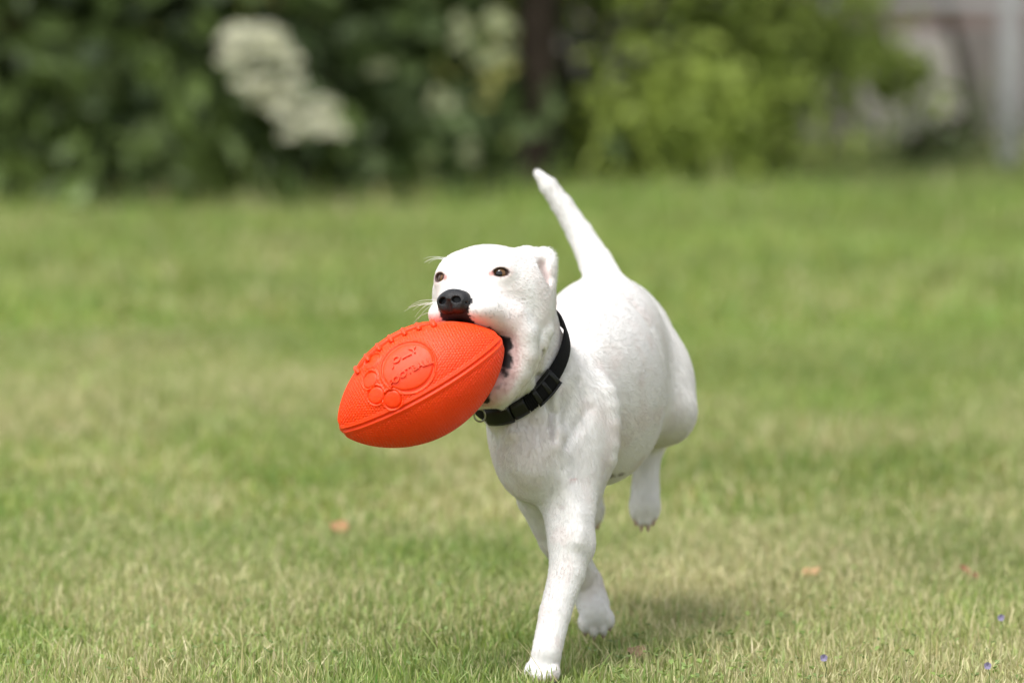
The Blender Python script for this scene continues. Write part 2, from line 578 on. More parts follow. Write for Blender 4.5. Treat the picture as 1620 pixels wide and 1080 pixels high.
# ---- tail
TL = [P(962, 462, 6.50), P(944, 418, 6.53), P(918, 370, 6.545), P(890, 325, 6.55), P(868, 295, 6.55), P(853, 277, 6.55)]
fld.chain(TL, [0.024, 0.0185, 0.0140, 0.0115, 0.0095, 0.0055], 0.010)
# ---- paws
NAILS = []
def paw(c, fwd, up, size, spread=1.0, nails=True):
    """c: middle of the paw; toes run along fwd"""
    fwd = unit(fwd); up = unit(up - fwd * (up @ fwd)); lat = np.cross(fwd, up)
    ax = np.array([lat, fwd, up])
    fld.ell(c, ax, np.array([1.65, 1.7, 1.15]) * size * cm, 0.010)
    for i, (lx, ly) in enumerate(((-1.45, 0.75), (-0.55, 1.5), (0.55, 1.5), (1.45, 0.75))):
        t = c + (lat * lx * spread + fwd * ly + up * -0.05) * size * cm
        fld.ell(t, ax, np.array([0.66, 1.2, 1.0]) * size * cm, 0.0022)
        NAILS.append((t + (fwd * 1.0 - up * 0.15) * size * cm, unit(fwd * 1.0 - up * 0.55), size))
paw(P(860, 1054, 5.988), BF * 0.9 + np.array([-0.02, 0, -0.65]), np.array([0, -0.3, 1.0]), 0.94, 0.92)
paw(P(942, 972, 6.235), np.array([0.16, 0.25, -1.0]), np.array([0.1, -1.0, -0.1]), 0.95)
paw(P(1020, 800, 6.483), np.array([0.0, -0.12, -1.0]), np.array([0, -1.0, 0.1]), 0.90, 0.78)
paw(P(932, 806, 6.535), np.array([0.0, -0.12, -1.0]), np.array([0, -1.0, 0.1]), 0.90, 0.78)
# ---- skull and face
hell((0, -5.2, -0.1), (5.7, 6.2, 3.9), 1.5)
hell((0, -2.6, 0.7), (4.3, 3.4, 2.5), 1.6)
for s in (1, -1):
    hell((s * 3.1, -2.0, 0.75), (1.5, 2.2, 1.5), 1.6)            # brow
    hell((s * 4.5, -5.6, -2.7), (2.6, 3.9, 4.2), 2.0)            # cheek
    hell((s * 3.9, -3.0, -1.7), (1.5, 2.2, 1.9), 1.8)
    hell((s * 2.8, -1.8, -1.8), (1.7, 2.6, 1.6), 1.6)            # cheek bone
fld.cap(H(0, -2.5, -2.4), H(0, 3.7, -3.1), 0.029, 0.019, 0.018)     # muzzle
for s in (1, -1):
    hell((s * 2.25, 2.4, -4.3), (1.8, 2.5, 1.55), 1.0)            # lips
    hell((s * 2.7, -0.6, -4.3), (1.8, 3.0, 1.8), 1.4)
    fld.chain([H(s * 2.5, 2.2, -4.6), H(s * 3.7, -0.4, -5.6), H(s * 4.3, -2.4, -7.0)], [0.011, 0.012, 0.012], 0.012)   # hanging lip
# ---- lower jaw, wide open round the ball
for s in (1, -1):
    fld.chain([H(s * 3.9, -5.0, -5.5), H(s * 3.2, -3.4, -10.2), H(s * 1.5, -0.9, -13.0)], [0.021, 0.017, 0.0135], 0.018)
    fld.chain([H(s * 4.3, -2.6, -7.0), H(s * 3.9, -2.0, -10.0), H(s * 2.4, -0.4, -12.6)], [0.010, 0.010, 0.010], 0.012)
fld.cap(H(1.3, -0.9, -13.0), H(-1.3, -0.9, -13.0), 0.0135, 0.0135, 0.015)
for s in (1, -1):
    fld.chain([H(s * 4.3, -1.4, -4.8), H(s * 4.9, -2.1, -6.8), H(s * 4.9, -2.4, -9.0), H(s * 4.2, -2.1, -11.0), H(s * 3.0, -1.2, -12.8)],
              [0.013, 0.014, 0.014, 0.013, 0.012], 0.014)            # stretched corner of the mouth
LIP = [H(3.0, 0.4, -5.0), H(3.8, -0.7, -7.0), H(4.0, -0.9, -8.8), H(3.7, -0.7, -10.8), H(2.8, 0.0, -12.6), H(1.5, 0.4, -13.6)]
fld.chain(LIP, [0.005, 0.0055, 0.006, 0.0065, 0.0065, 0.006], 0.004)
hell((0, -4.5, -10.5), (3.4, 3.0, 3.2), 2.5)                     # throat under the jaw
# ---- eye sockets and lids
EYES = [H(3.3, -0.55, 0.0), H(-3.3, -0.55, 0.0)]
EYE_R = 0.0108
for s, e in zip((1, -1), EYES):
    out_dir = unit(hf * 0.88 + hl * 0.42 * s + hu * 0.1)
    la = unit(np.cross(hu, out_dir)); ua = np.cross(out_dir, la)
    ax = np.array([la, out_dir, ua])
    fld.ell(e, ax, np.array([1.42, 1.32, 1.24]) * cm, 0.008)          # lid bulge
    fld.ell(e + out_dir * 0.011, ax, np.array([0.76, 1.0, 0.42]) * cm, 0.002, sub=True)
# ---- bed of the nose
NO = H(0, 5.0, -2.55)
# ---- ears
def ear(s):
    xs_ = s * 0.95
    ax = rot_axes(HAX, hf, math.radians(-14 * s))
    ax = rot_axes(ax, hu, math.radians(18 * s))
    fld.cap(H(s * 4.0, -6.2, 2.4), H(xs_ * 5.8, -7.1, 2.4), 0.012, 0.008, 0.010)
    fld.ell(H(xs_ * 5.95, -7.0, 0.0), ax, np.array([1.25, 0.7, 3.1]) * cm, 0.008)
    fld.ell(H(xs_ * 6.05, -5.7, -0.4), ax, np.array([1.0, 1.0, 2.2]) * cm, 0.005, sub=True)
    fld.ell(H(xs_ * 6.8, -6.9, 0.9), ax, np.array([0.42, 0.6, 1.3]) * cm, 0.004)
    fld.ell(H(xs_ * 6.65, -6.9, -1.2), ax, np.array([0.42, 0.5, 1.0]) * cm, 0.004)
ear(1)
fld.ell(H(-4.6, -9.4, 0.6), HAX, np.array([1.0, 2.2, 2.0]) * cm, 0.010)   # far ear, laid back
fld.cap(H(6.2, -7.0, 0.9), H(6.8, -7.0, 0.6), 0.0040, 0.0022, 0.004)
fld.cap(H(5.9, -6.9, -2.1), H(6.2, -6.8, -3.2), 0.0050, 0.0018, 0.004)
fld.cap(H(4.9, -6.9, 2.5), H(5.5, -7.1, 2.9), 0.0055, 0.0035, 0.006)
# ---- folds of skin
FOLDS = []
def fold(pts, r=0.006, k=0.012, sub=False):
    """a ridge (or groove) that follows the body's own surface"""
    pts = np.array(pts)
    tt = np.linspace(0, len(pts) - 1, (len(pts) - 1) * 4 + 1)
    FOLDS.append((np.stack([np.interp(tt, np.arange(len(pts)), pts[:, i]) for i in range(3)], 1), r, k, sub))
def onskin(p, it=6):
    p = np.array(p, float)
    for _ in range(it):
        p = p - fld.at(p)[:, None] * fld.grad(p)
    return p
# neck and cheek
fold([P(836, 545, 6.0), P(828, 565, 6.0), P(815, 590, 6.0), P(806, 625, 6.0)], 0.0055, 0.008)
fold([P(856, 530, 6.0), P(850, 560, 6.0), P(838, 600, 6.0), P(818, 635, 6.0)], 0.0055, 0.008)
fold([P(874, 530, 6.0), P(868, 570, 6.0), P(855, 605, 6.0)], 0.0050, 0.008)
# shoulder
fold([P(912, 545, 6.0), P(918, 590, 6.0), P(905, 640, 6.0), P(880, 680, 6.0)], 0.007, 0.014)
fold([P(938, 550, 6.0), P(942, 600, 6.0), P(930, 650, 6.0), P(905, 690, 6.0)], 0.007, 0.014)
fold([P(972, 590, 6.1), P(974, 640, 6.1), P(962, 700, 6.1), P(950, 745, 6.1)], 0.009, 0.014)
fold([P(925, 565, 6.05), P(930, 610, 6.0), P(918, 650, 6.0), P(896, 685, 6.0)], 0.0035, 0.008, sub=True)
fold([P(958, 590, 6.05), P(958, 640, 6.05), P(948, 690, 6.0)], 0.0035, 0.010, sub=True)
fold([P(846, 540, 6.0), P(838, 570, 6.0), P(824, 605, 6.0)], 0.0028, 0.006, sub=True)
fold([P(864, 545, 6.0), P(858, 575, 6.0), P(842, 612, 6.0)], 0.0028, 0.006, sub=True)
fold([P(818, 545, 6.0), P(812, 575, 6.0), P(808, 600, 6.0)], 0.0025, 0.006, sub=True)
# breast
fold([P(792, 690, 6.0), P(800, 725, 6.0), P(815, 762, 6.0)], 0.0085, 0.016)
fold([P(846, 690, 6.0), P(842, 730, 6.0), P(836, 775, 6.0)], 0.0085, 0.016)
fold([P(1008, 490, 6.3), P(1034, 550, 6.3), P(1048, 620, 6.3), P(1047, 680, 6.3)], 0.0060, 0.018, sub=True)
fold([P(926, 760, 6.0), P(930, 800, 6.0), P(924, 845, 6.0)], 0.006, 0.014)

# ---- the collar lies in a shallow groove round the neck
nk = Field()
for a_, b_, r0, r1 in NECK:
    nk.cap(a_, b_, r0, r1, 0.025)
cc = P(816, 573, 6.082)
e1 = unit(P(893, 527, 6.10) - P(757, 640, 6.08))
mm = np.array([0.22, -0.80, -0.55]); mm = unit(mm - e1 * (mm @ e1))
cn = np.cross(e1, mm)
NTH, HWID = 160, 0.0080
ths = np.linspace(0, 2 * math.pi, NTH + 1)[:-1]
rays = np.cos(ths)[:, None] * e1 + np.sin(ths)[:, None] * mm
def radius_at(off):
    ts = np.linspace(0.02, 0.085, 131)
    p = cc + cn * off + rays[:, None, :] * ts[None, :, None]
    outm = nk.at(p) > 0
    return np.where(outm.any(1), ts[outm.argmax(1)], 0.085)
def smooth_ring(r, it=14):
    for _ in range(it):
        r = 0.5 * r + 0.25 * (np.roll(r, 1) + np.roll(r, -1))
    return r
rA, rB = smooth_ring(radius_at(-HWID)) + 0.0030, smooth_ring(radius_at(HWID)) + 0.0030
rM = (rA + rB) / 2 + 0.0125
ringp = cc + rays * rM[:, None]
ringp = np.concatenate([ringp[::8], ringp[:1]])

allp = onskin(np.concatenate([f[0] for f in FOLDS]))
alln = fld.grad(allp)
i0 = 0
for pts, r, k, sub in FOLDS:
    n_ = len(pts)
    qd = allp[i0:i0 + n_] - alln[i0:i0 + n_] * r * (0.45 if not sub else -0.55)
    i0 += n_
    fld.chain(qd[::2], [r * 0.5] + [r] * (len(qd[::2]) - 2) + [r * 0.5], k, sub)

fld.chain(ringp, [0.0125] * len(ringp), 0.010, True)

VOX = 0.0018
bv, bf_ = fld.mesh((-0.115, 5.90, -0.004), (0.235, 6.64, 0.525), VOX)
# light smoothing
def smooth_mesh(v, f, it=2, lam=0.5):
    e = np.concatenate([f[:, [0, 1]], f[:, [1, 2]], f[:, [2, 3]], f[:, [3, 0]]])
    a = np.concatenate([e[:, 0], e[:, 1]]); b = np.concatenate([e[:, 1], e[:, 0]])
    deg = np.bincount(a, minlength=len(v))[:, None].astype(float)
    for _ in range(it):
        s = np.stack([np.bincount(a, weights=v[b, i], minlength=len(v)) for i in range(3)], 1)
        v = v + lam * (s / np.maximum(deg, 1) - v)
    return v
bv = smooth_mesh(bv, bf_, 2, 0.5)
def vert_normals(v, f):
    n = np.cross(v[f[:, 2]] - v[f[:, 0]], v[f[:, 3]] - v[f[:, 1]])
    o = np.zeros_like(v)
    for c in range(4):
        for i in range(3):
            o[:, i] += np.bincount(f[:, c], weights=n[:, i], minlength=len(v))
    return o / (np.linalg.norm(o, axis=1, keepdims=True) + 1e-12)
bn = vert_normals(bv, bf_)
NOSE_Y, NOSE_Z = 4.75, -3.05
# ------------------------------------------------------------------ colours of skin and coat
hq = (bv - HO) @ HAX.T / hcm                     # head coordinates of every vertex
def lerp(c, target, w):
    w = np.clip(w, 0, 1)[:, None]
    return c * (1 - w) + np.array(target) * w
WHITE = np.array([0.755, 0.745, 0.735])
bc = np.tile(WHITE, (len(bv), 1))
n1 = fbm(bv * 90, 3)
n2 = fbm(bv * 420, 5)
bc *= (0.965 + 0.06 * n1)[:, None]
is_head = (hq[:, 1] > -9) & (np.linalg.norm(hq - [0, -3, -4], axis=1) < 13)
mott = fbm(bv * 38, 15, 4)
bc = lerp(bc, (0.66, 0.565, 0.54), sstep(0.48, 0.70, mott) * 0.32 * sstep(6.40, 6.30, bv[:, 1]))
# thin coat: pink skin shows at lips, round the eyes and in the ear
lipw = sstep(-3.6, -5.6, hq[:, 2]) * sstep(-2.0, 1.5, hq[:, 1]) * is_head
bc = lerp(bc, (0.66, 0.46, 0.43), lipw * (0.45 + 0.4 * n1))
speck = (n2 > 0.66) & (hq[:, 2] < -2.6) & (hq[:, 2] > -5.2) & (hq[:, 1] > -1.5) & is_head
bc = lerp(bc, (0.35, 0.31, 0.30), speck * 0.55)
for e, s in zip(EYES, (1, -1)):
    d = np.linalg.norm(bv - e, axis=1) / cm
    out_dir = unit(hf * 0.88 + hl * 0.42 * s + hu * 0.1)
    la = unit(np.cross(hu, out_dir)); ua = np.cross(out_dir, la)
    r = bv - e
    ex, ey, ez = r @ la / cm, r @ out_dir / cm, r @ ua / cm
    rr = np.sqrt((ex / 0.86) ** 2 + (ez / 0.47) ** 2)
    near = (ey > 0) & (d < 3)
    bc = lerp(bc, (0.64, 0.45, 0.42), near * sstep(1.9, 1.25, rr) * 0.4)
    bc = lerp(bc, (0.06, 0.035, 0.03), near * sstep(1.22, 1.05, rr))
    inner = -1.0 * (1 if s > 0 else -1)
    dc = np.sqrt((ex * np.sign(hl @ la) * s + 1.02) ** 2 + (ez + 0.12) ** 2)
    bc = lerp(bc, (0.45, 0.20, 0.18), near * sstep(0.42, 0.15, dc) * 0.8)
# black skin of the upper lip under the nose, ragged edge
edge = 2.0 + 0.9 * (fbm(bv * 260, 9) - 0.5) - 0.25 * sstep(-3.0, -5.0, hq[:, 2])
blk = (np.abs(hq[:, 0]) < edge) & (hq[:, 2] < -2.9) & (hq[:, 1] > 2.6)
blk |= (np.linalg.norm(hq - [0, NOSE_Y, NOSE_Z - 0.3], axis=1) < 1.7) & (hq[:, 2] < NOSE_Z + 0.7)
bc = lerp(bc, (0.022, 0.022, 0.026), blk * 1.0)
# mouth: dark lips of the lower jaw and the inside
ld = np.full(len(bv), 9.0)
for a_, b_ in zip(LIP[:-1], LIP[1:]):
    ab = b_ - a_
    t = np.clip(((bv - a_) @ ab) / (ab @ ab), 0, 1)
    ld = np.minimum(ld, np.linalg.norm(bv - a_ - t[:, None] * ab, axis=1) / hcm)
nl = fbm(bv * 110, 21)
bc = lerp(bc, (0.55, 0.36, 0.35), sstep(1.7, 0.9, ld + 0.4 * (nl - 0.5)) * 0.8)
bc = lerp(bc, (0.013, 0.011, 0.012), sstep(0.88, 0.76, ld + 0.4 * (nl - 0.5)))
inside = is_head & (np.abs(hq[:, 0]) < 3.2) & (hq[:, 2] < -4.6) & (hq[:, 2] > -11) & (hq[:, 1] < 2.5) & (hq[:, 1] > -7) & (bn @ hf > -0.2)
bc = lerp(bc, (0.20, 0.07, 0.07), inside * 1.0)
# ear: pink inside
ed = np.linalg.norm((hq - [5.72, -6.1, -0.4]) / [1.1, 1.3, 2.4], axis=1)
bc = lerp(bc, (0.68, 0.48, 0.46), sstep(1.25, 0.7, ed) * 0.5)
# chest and armpit, belly: thin pinkish coat, a few grey skin spots and small scrapes
def spot(u, v, y, r, col, w=1.0, stretch=(1, 1)):
    global bc
    c = P(u, v, y)
    d = np.sqrt(((bv[:, 0] - c[0]) / stretch[0]) ** 2 + ((bv[:, 2] - c[2]) / stretch[1]) ** 2 + 0.02 * (bv[:, 1] - c[1]) ** 2)
    d = d * (0.7 + 0.6 * fbm(bv * 200, 31))
    bc = lerp(bc, col, (d < r * 2) * sstep(r, r * 0.5, d) * w * (np.abs(bv[:, 1] - c[1]) < 0.09))
spot(845, 700, 6.03, 0.040, (0.66, 0.59, 0.55), 0.35)
spot(960, 752, 6.2, 0.006, (0.16, 0.14, 0.14), 0.8, (2, 0.8))
spot(984, 752, 6.2, 0.004, (0.14, 0.12, 0.12), 0.8, (2, 1))
spot(1003, 716, 6.25, 0.004, (0.35, 0.33, 0.33), 0.6, (2, 0.6))
spot(904, 757, 6.05, 0.0024, (0.58, 0.36, 0.34), 0.8, (3.2, 0.6))
spot(889, 805, 6.02, 0.004, (0.45, 0.40, 0.39), 0.45, (1.4, 0.9))
spot(875, 815, 6.02, 0.004, (0.55, 0.50, 0.49), 0.35, (1.2, 1.2))
for (t, d, sz) in NAILS:
    bc = lerp(bc, (0.56, 0.38, 0.36), sstep(0.0085, 0.004, vlen(bv - t)) * 0.75)
# ------------------------------------------------------------------ body object
dog = empty('dog', (0.09, 6.2, 0.0))
tag(dog, 'white short-haired dog running over the lawn with an orange football in its mouth', 'dog')
m_skin = principled('dog_skin', use_attr=True, rough=0.6, spec=0.25, sss=(0.12, (1.0, 0.6, 0.5), 0.004))
body = link('body', np_mesh('dog_body', bv, bf_, bc), m_skin, dog)

# ------------------------------------------------------------------ eyes
m_eye = principled('eye_surface', use_attr=True, rough=0.05, spec=0.5, coat=0.0)
for e, s in zip(EYES, (1, -1)):
    look = unit(np.array([-0.10, -1.0, 0.10]) + hf * 0.4)
    a1 = unit(np.cross(look, (0, 0, 1))); a2 = np.cross(a1, look)
    th = np.linspace(0, math.pi, 49); ph = np.linspace(0, 2 * math.pi, 65)[:-1]
    T, F_ = np.meshgrid(th, ph, indexing='ij')
    rad = EYE_R * (1 + 0.05 * np.exp(-(T / 0.45) ** 2))
    ev = e + rad[..., None] * (np.cos(T)[..., None] * look + np.sin(T)[..., None] * (np.cos(F_)[..., None] * a1 + np.sin(F_)[..., None] * a2))
    ec = np.zeros(T.shape + (3,))
    ec[:] = (0.12, 0.085, 0.075)
    iris = T < 0.74
    ir = np.array([0.15, 0.072, 0.026])
    ec[iris] = ir * (0.7 + 0.6 * rng.random(iris.sum()) * 0.5)[:, None]
    ec[(T > 0.66) & (T < 0.80)] = (0.03, 0.018, 0.012)
    ec[T < 0.36] = (0.004, 0.004, 0.005)
    link('eye', np_mesh('dog_eye', ev.reshape(-1, 3), grid_faces(49, 64, wrap_v=True), ec.reshape(-1, 3)), m_eye, dog)

# ------------------------------------------------------------------ nose
nf = Field()
def nell(c, r, k=0.4, sub=False, ax=None):
    nf.ell(H(*c), HAX if ax is None else ax, np.array(r) * 0.0110, k * cm, sub)
NY, NZ = NOSE_Y, NOSE_Z
nell((0, NY - 0.2, NZ + 0.10), (1.60, 1.25, 1.05), 0.45)
nell((0, NY + 0.35, NZ + 0.0), (1.05, 0.95, 0.85), 0.5)
for s in (1, -1):
    nell((s * 1.12, NY + 0.2, NZ - 0.22), (0.72, 0.92, 0.78), 0.35)
    nell((s * 0.70, NY + 0.2, NZ - 0.95), (0.75, 0.9, 0.55), 0.5)
    nell((s * 0.80, NY + 1.12, NZ - 0.08), (0.40, 0.65, 0.30), 0.15, True)
    nf.cap(H(s * 0.95, NY + 1.1, NZ - 0.15), H(s * 1.65, NY + 0.6, NZ - 0.45), 0.0026, 0.0014, 0.002, True)
nf.cap(H(0, NY + 1.42, NZ - 0.25), H(0, NY + 0.95, NZ - 1.6), 0.0011, 0.0013, 0.003, True)
c0 = H(0, NY, NZ)
nv_, nfc = nf.mesh(c0 - 0.030, c0 + 0.030, 0.0007)
nv_ = smooth_mesh(nv_, nfc, 1, 0.5)
ncol = np.tile(np.array([0.011, 0.011, 0.013]), (len(nv_), 1)) * (0.8 + 0.5 * fbm(nv_ * 600, 4))[:, None]
m_nose = principled('nose_leather', use_attr=True, rough=0.38, spec=0.38, bump=(900, 0.0009))
link('nose', np_mesh('dog_nose', nv_, nfc, ncol), m_nose, dog)

# ------------------------------------------------------------------ nails
m_nail = principled('nail_horn', (0.52, 0.36, 0.33), 0.45, noise_var=(200, 0.2))
for (t, d, sz) in NAILS:
    a1 = unit(np.cross(d, (0.3, 0.2, 1))); a2 = np.cross(a1, d)
    rings = []
    for q, (l, r) in enumerate(((-0.25, 0.32), (0.15, 0.30), (0.45, 0.22), (0.68, 0.04))):
        c = t + d * l * sz * cm + np.array([0, 0, -0.0008]) * q
        an = np.linspace(0, 2 * math.pi, 9)[:-1]
        rings.append(c + r * sz * cm * (np.cos(an)[:, None] * a1 * 0.75 + np.sin(an)[:, None] * a2))
    link('nail', np_mesh('dog_nail', np.concatenate(rings), grid_faces(4, 8, wrap_v=True)), m_nail, dog)

# ------------------------------------------------------------------ coat of short hair
BONES = [(H(0, 4, -1.5), H(0, -8, 2)), (H(3, 3, -4), H(6.5, -6, -4)), (H(-3, 3, -4), H(-6.5, -6, -4)),
         (P(812, 500, 6.085), P(880, 640, 6.13)), (P(790, 560, 6.03), P(830, 740, 6.02)), (P(905, 540, 6.14), P(960, 500, 6.42)),
         (P(925, 600, 6.1), P(990, 620, 6.4)), (P(930, 560, 6.1), P(915, 740, 6.1)), (P(950, 740, 6.2), P(1010, 680, 6.4)),
         (P(985, 470, 6.42), P(1070, 660, 6.40))]
for ch in (LF[1:], RF, LH, RH, TL):
    BONES += [(ch[i], ch[i + 1]) for i in range(len(ch) - 1)]
def flow(p, n):
    d = np.zeros_like(p)
    for a, b in BONES:
        ab = b - a
        t = np.clip(((p - a) @ ab) / (ab @ ab), 0, 1)
        r = np.linalg.norm(p - a - t[:, None] * ab, axis=1)
        d += unit(ab) / (r + 0.004)[:, None] ** 4 * 1e-8
    d -= n * (d * n).sum(1)[:, None]
    return d / (np.linalg.norm(d, axis=1, keepdims=True) + 1e-12)
fa = np.linalg.norm(np.cross(bv[bf_[:, 2]] - bv[bf_[:, 0]], bv[bf_[:, 3]] - bv[bf_[:, 1]]), axis=1)
NF = 260000
pick = rng.choice(len(bf_), NF, p=fa / fa.sum())
q = bf_[pick]
u_, v_ = rng.random(NF), rng.random(NF)
wts = np.stack([(1-u_)*(1-v_), u_*(1-v_), u_*v_, (1-u_)*v_], 1)
root = (bv[q] * wts[..., None]).sum(1)
nrm = (bn[q] * wts[..., None]).sum(1); nrm /= np.linalg.norm(nrm, axis=1, keepdims=True)
rc = (bc[q] * wts[..., None]).sum(1)
rh = (root - HO) @ HAX.T / hcm
headw = sstep(14, 8, np.linalg.norm(rh - [0, -2, -3], axis=1))
muz = headw * sstep(-2.0, 2.0, rh[:, 1])
ln = 0.0062 * (1 - 0.45 * headw) * (1 - 0.5 * muz) * rng.uniform(0.7, 1.25, NF)
ln *= 1 - 0.4 * sstep(0.24, 0.16, root[:, 2])
earw = sstep(4.5, 2.5, np.linalg.norm(rh - [6.0, -7, 0.4], axis=1))
ln *= 1 + 0.4 * earw
bare = (rc.mean(1) < 0.35) | ((np.linalg.norm(rh - [0, 4.9, -3.1], axis=1) < 2.4)) | (sstep(1.0, 0.6, np.linalg.norm((rh - [5.72, -6.1, -0.4]) / [1.1, 1.3, 2.4], axis=1)) > 0.5)
bare |= (root[:, 2] < 0.004)
for e in EYES:
    bare |= np.linalg.norm(root - e, axis=1) < 0.0135
kp = ~bare
root, nrm, rc, ln = root[kp], nrm[kp], rc[kp], ln[kp]
fl = flow(root, nrm)
side = np.cross(nrm, fl)
jit = rng.normal(0, 0.15, len(root))[:, None] + (0.5 * (fbm(root * 45, 77) - 0.5))[:, None]
dirn = fl + side * jit
dirn /= np.linalg.norm(dirn, axis=1, keepdims=True)
lift = rng.uniform(0.06, 0.24, len(root))[:, None] + 0.12 * (fbm(root * 120, 78)[:, None] - 0.5)
p0 = root - nrm * 0.0006
p1 = root + (dirn * 0.45 + nrm * lift * 0.75) * ln[:, None]
p2 = root + (dirn * 0.95 + nrm * lift * 1.0) * ln[:, None]
pts = np.stack([p0, p1, p2], 1)
m_fur, nt, out = mat_new('white_hair')
c_ = attr_color(nt)
df = nt.nodes.new('ShaderNodeBsdfDiffuse'); tr = nt.nodes.new('ShaderNodeBsdfTranslucent')
gl = nt.nodes.new('ShaderNodeBsdfGlossy'); gl.inputs['Roughness'].default_value = 0.45
mx1 = nt.nodes.new('ShaderNodeMixShader'); mx1.inputs[0].default_value = 0.35
mx2 = nt.nodes.new('ShaderNodeMixShader'); mx2.inputs[0].default_value = 0.04
nt.links.new(c_, df.inputs['Color']); nt.links.new(c_, tr.inputs['Color'])
nt.links.new(df.outputs[0], mx1.inputs[1]); nt.links.new(tr.outputs[0], mx1.inputs[2])
nt.links.new(mx1.outputs[0], mx2.inputs[1]); nt.links.new(gl.outputs[0], mx2.inputs[2])
nt.links.new(mx2.outputs[0], out.inputs['Surface'])
rad = np.array([0.00012, 0.0001, 0.00002])
tag(strands('coat', pts, rad, np.clip(rc * 1.03, 0, 0.86), m_fur, dog), kind='stuff')

# whiskers
wp = []
def whisker(p, d, L, droop, n=8):
    wp.append((p, unit(d), L, droop))
for i in range(9):
    b = (H(-2.9 - 0.5 * rng.random(), 2.5 - 0.35 * (i % 5), -3.0 - 0.55 * (i // 4) - 0.2 * rng.random()))
    whisker(b, -hl * 1.0 + hf * rng.uniform(-0.2, 0.5) + hu * rng.uniform(-0.1, 0.35), rng.uniform(0.018, 0.040), rng.uniform(0.004, 0.016))
for i in range(9):
    b = (H(2.9 + 0.5 * rng.random(), 2.2 - 0.5 * (i % 4), -3.4 - 0.5 * (i // 3)))
    whisker(b, hl * 0.8 + hf * rng.uniform(0.1, 0.6) + hu * rng.uniform(-0.2, 0.3), rng.uniform(0.015, 0.032), rng.uniform(0.006, 0.020))
for i in range(4):
    b = (H(-3.4 - 0.2 * i, -1.2, 1.9 + 0.1 * i))
    whisker(b, -hl * 1.0 + hf * 0.3 + hu * rng.uniform(0.15, 0.5), rng.uniform(0.016, 0.032), 0.008)
for i in range(3):
    b = (H(5.4, -4.5 - 0.6 * i, -3.2))
    whisker(b, hl * 0.6 + hf * 0.2 - hu * 0.4, 0.022, 0.008)
wr = onskin(np.array([w[0] for w in wp]))
wt = np.linspace(0, 1, 8)[:, None]
wp = np.array([p + d * L * wt + np.array([0, 0, -1.0]) * dr * wt ** 2 - d * dr * 0.3 * wt ** 2 for p, (_, d, L, dr) in zip(wr, wp)])
tag(strands('whiskers', wp, np.linspace(0.00019, 0.00006, 8)[None], np.tile([0.85, 0.85, 0.83], (len(wp), 1)), m_fur, dog), kind='stuff')

# ------------------------------------------------------------------ collar
def strap_pt(th, w, lift=0.0):
    """th angle, w across in -1..1, lift outward in metres"""
    th = np.asarray(th, float); w = np.asarray(w, float)
    f = (th / (2 * math.pi) * NTH) % NTH
    i = np.floor(f).astype(int) % NTH; t = f - np.floor(f)
    a = rA[i] * (1 - t) + rA[(i + 1) % NTH] * t
    b = rB[i] * (1 - t) + rB[(i + 1) % NTH] * t
    r = a + (b - a) * (w + 1) / 2 + lift
    return cc + cn * (w * HWID)[..., None] + r[..., None] * (np.cos(th)[..., None] * e1 + np.sin(th)[..., None] * mm)
def strap_piece(th0, th1, w0, w1, lo, hi, n=24, bevel=0.25, nw=5):
    """closed slab that follows the collar"""
    th = np.linspace(th0, th1, n)
    prof = []
    ws = np.linspace(w0, w1, nw)
    for w in ws: prof.append((w, hi if w0 < w < w1 else hi - (hi - lo) * bevel))
    for w in ws[::-1]: prof.append((w, lo))
    v = np.stack([np.stack([strap_pt(t, np.array(w), l) for (w, l) in prof]) for t in th])
    m = len(prof)
    f = grid_faces(n, m, wrap_v=True)
    caps = []
    for r in (0, n - 1):
        for k in range(nw - 1):
            qd = [r * m + k, r * m + k + 1, r * m + (m - 2 - k), r * m + (m - 1 - k)]
            caps.append(qd if r == 0 else qd[::-1])
    return v.reshape(-1, 3), np.concatenate([f, np.array(caps)])
m_web = principled('black_webbing', (0.006, 0.006, 0.0065), 0.8, 0.15, bump=(1500, 0.0008))
m_plastic = principled('black_plastic', (0.006, 0.0065, 0.006), 0.40, 0.35, noise_var=(60, 0.2))
m_steel = principled('steel_ring', (0.32, 0.32, 0.30), 0.3, 0.5, metallic=1.0)
th = np.linspace(0, 2 * math.pi, NTH + 1)
v_, f_ = strap_piece(0, 2 * math.pi * 0.9999, -1, 1, 0.0, 0.0028, NTH)
collar = link('collar', np_mesh('collar_strap', v_, f_), m_web, dog)
def th_of(u, v):
    """collar angle whose strap centre is seen nearest to (u, v)"""
    t = np.linspace(0, 2 * math.pi, 721)
    p = strap_pt(t, np.zeros_like(t))
    s_ = [p[:, 0] / p[:, 1] * 1.0, None]
    rel = p - np.array([0, 0, CAM_H])
    fz = rel[:, 1] * math.cos(PITCH) - rel[:, 2] * math.sin(PITCH)
    uu = 810 + FPX * rel[:, 0] / fz
    vv = 540 - FPX * (rel[:, 1] * math.sin(PITCH) + rel[:, 2] * math.cos(PITCH)) / fz
    front = rays[(t / (2 * math.pi) * NTH).astype(int) % NTH] @ np.array([0, 1, 0]) < 0.35
    dd = (uu - u) ** 2 + (vv - v) ** 2 + np.where(front, 0, 1e6)
    k = dd.argmin()
    return t[k]
tb0, tb1, tb2, ts0, ts1, tr0 = th_of(772, 655), th_of(812, 655), th_of(836, 644), th_of(848, 630), th_of(880, 597), th_of(762, 652)
sgn = np.sign(tb1 - tb0)
def addp(name, mat, *a, **k):
    v, f = strap_piece(*a, **k)
    return link(name, np_mesh('collar_' + name, v, f), mat, collar)
bk = addp('buckle', m_plastic, tb0, tb1, -1.2, 1.2, 0.002, 0.0068, n=14, bevel=0.4)
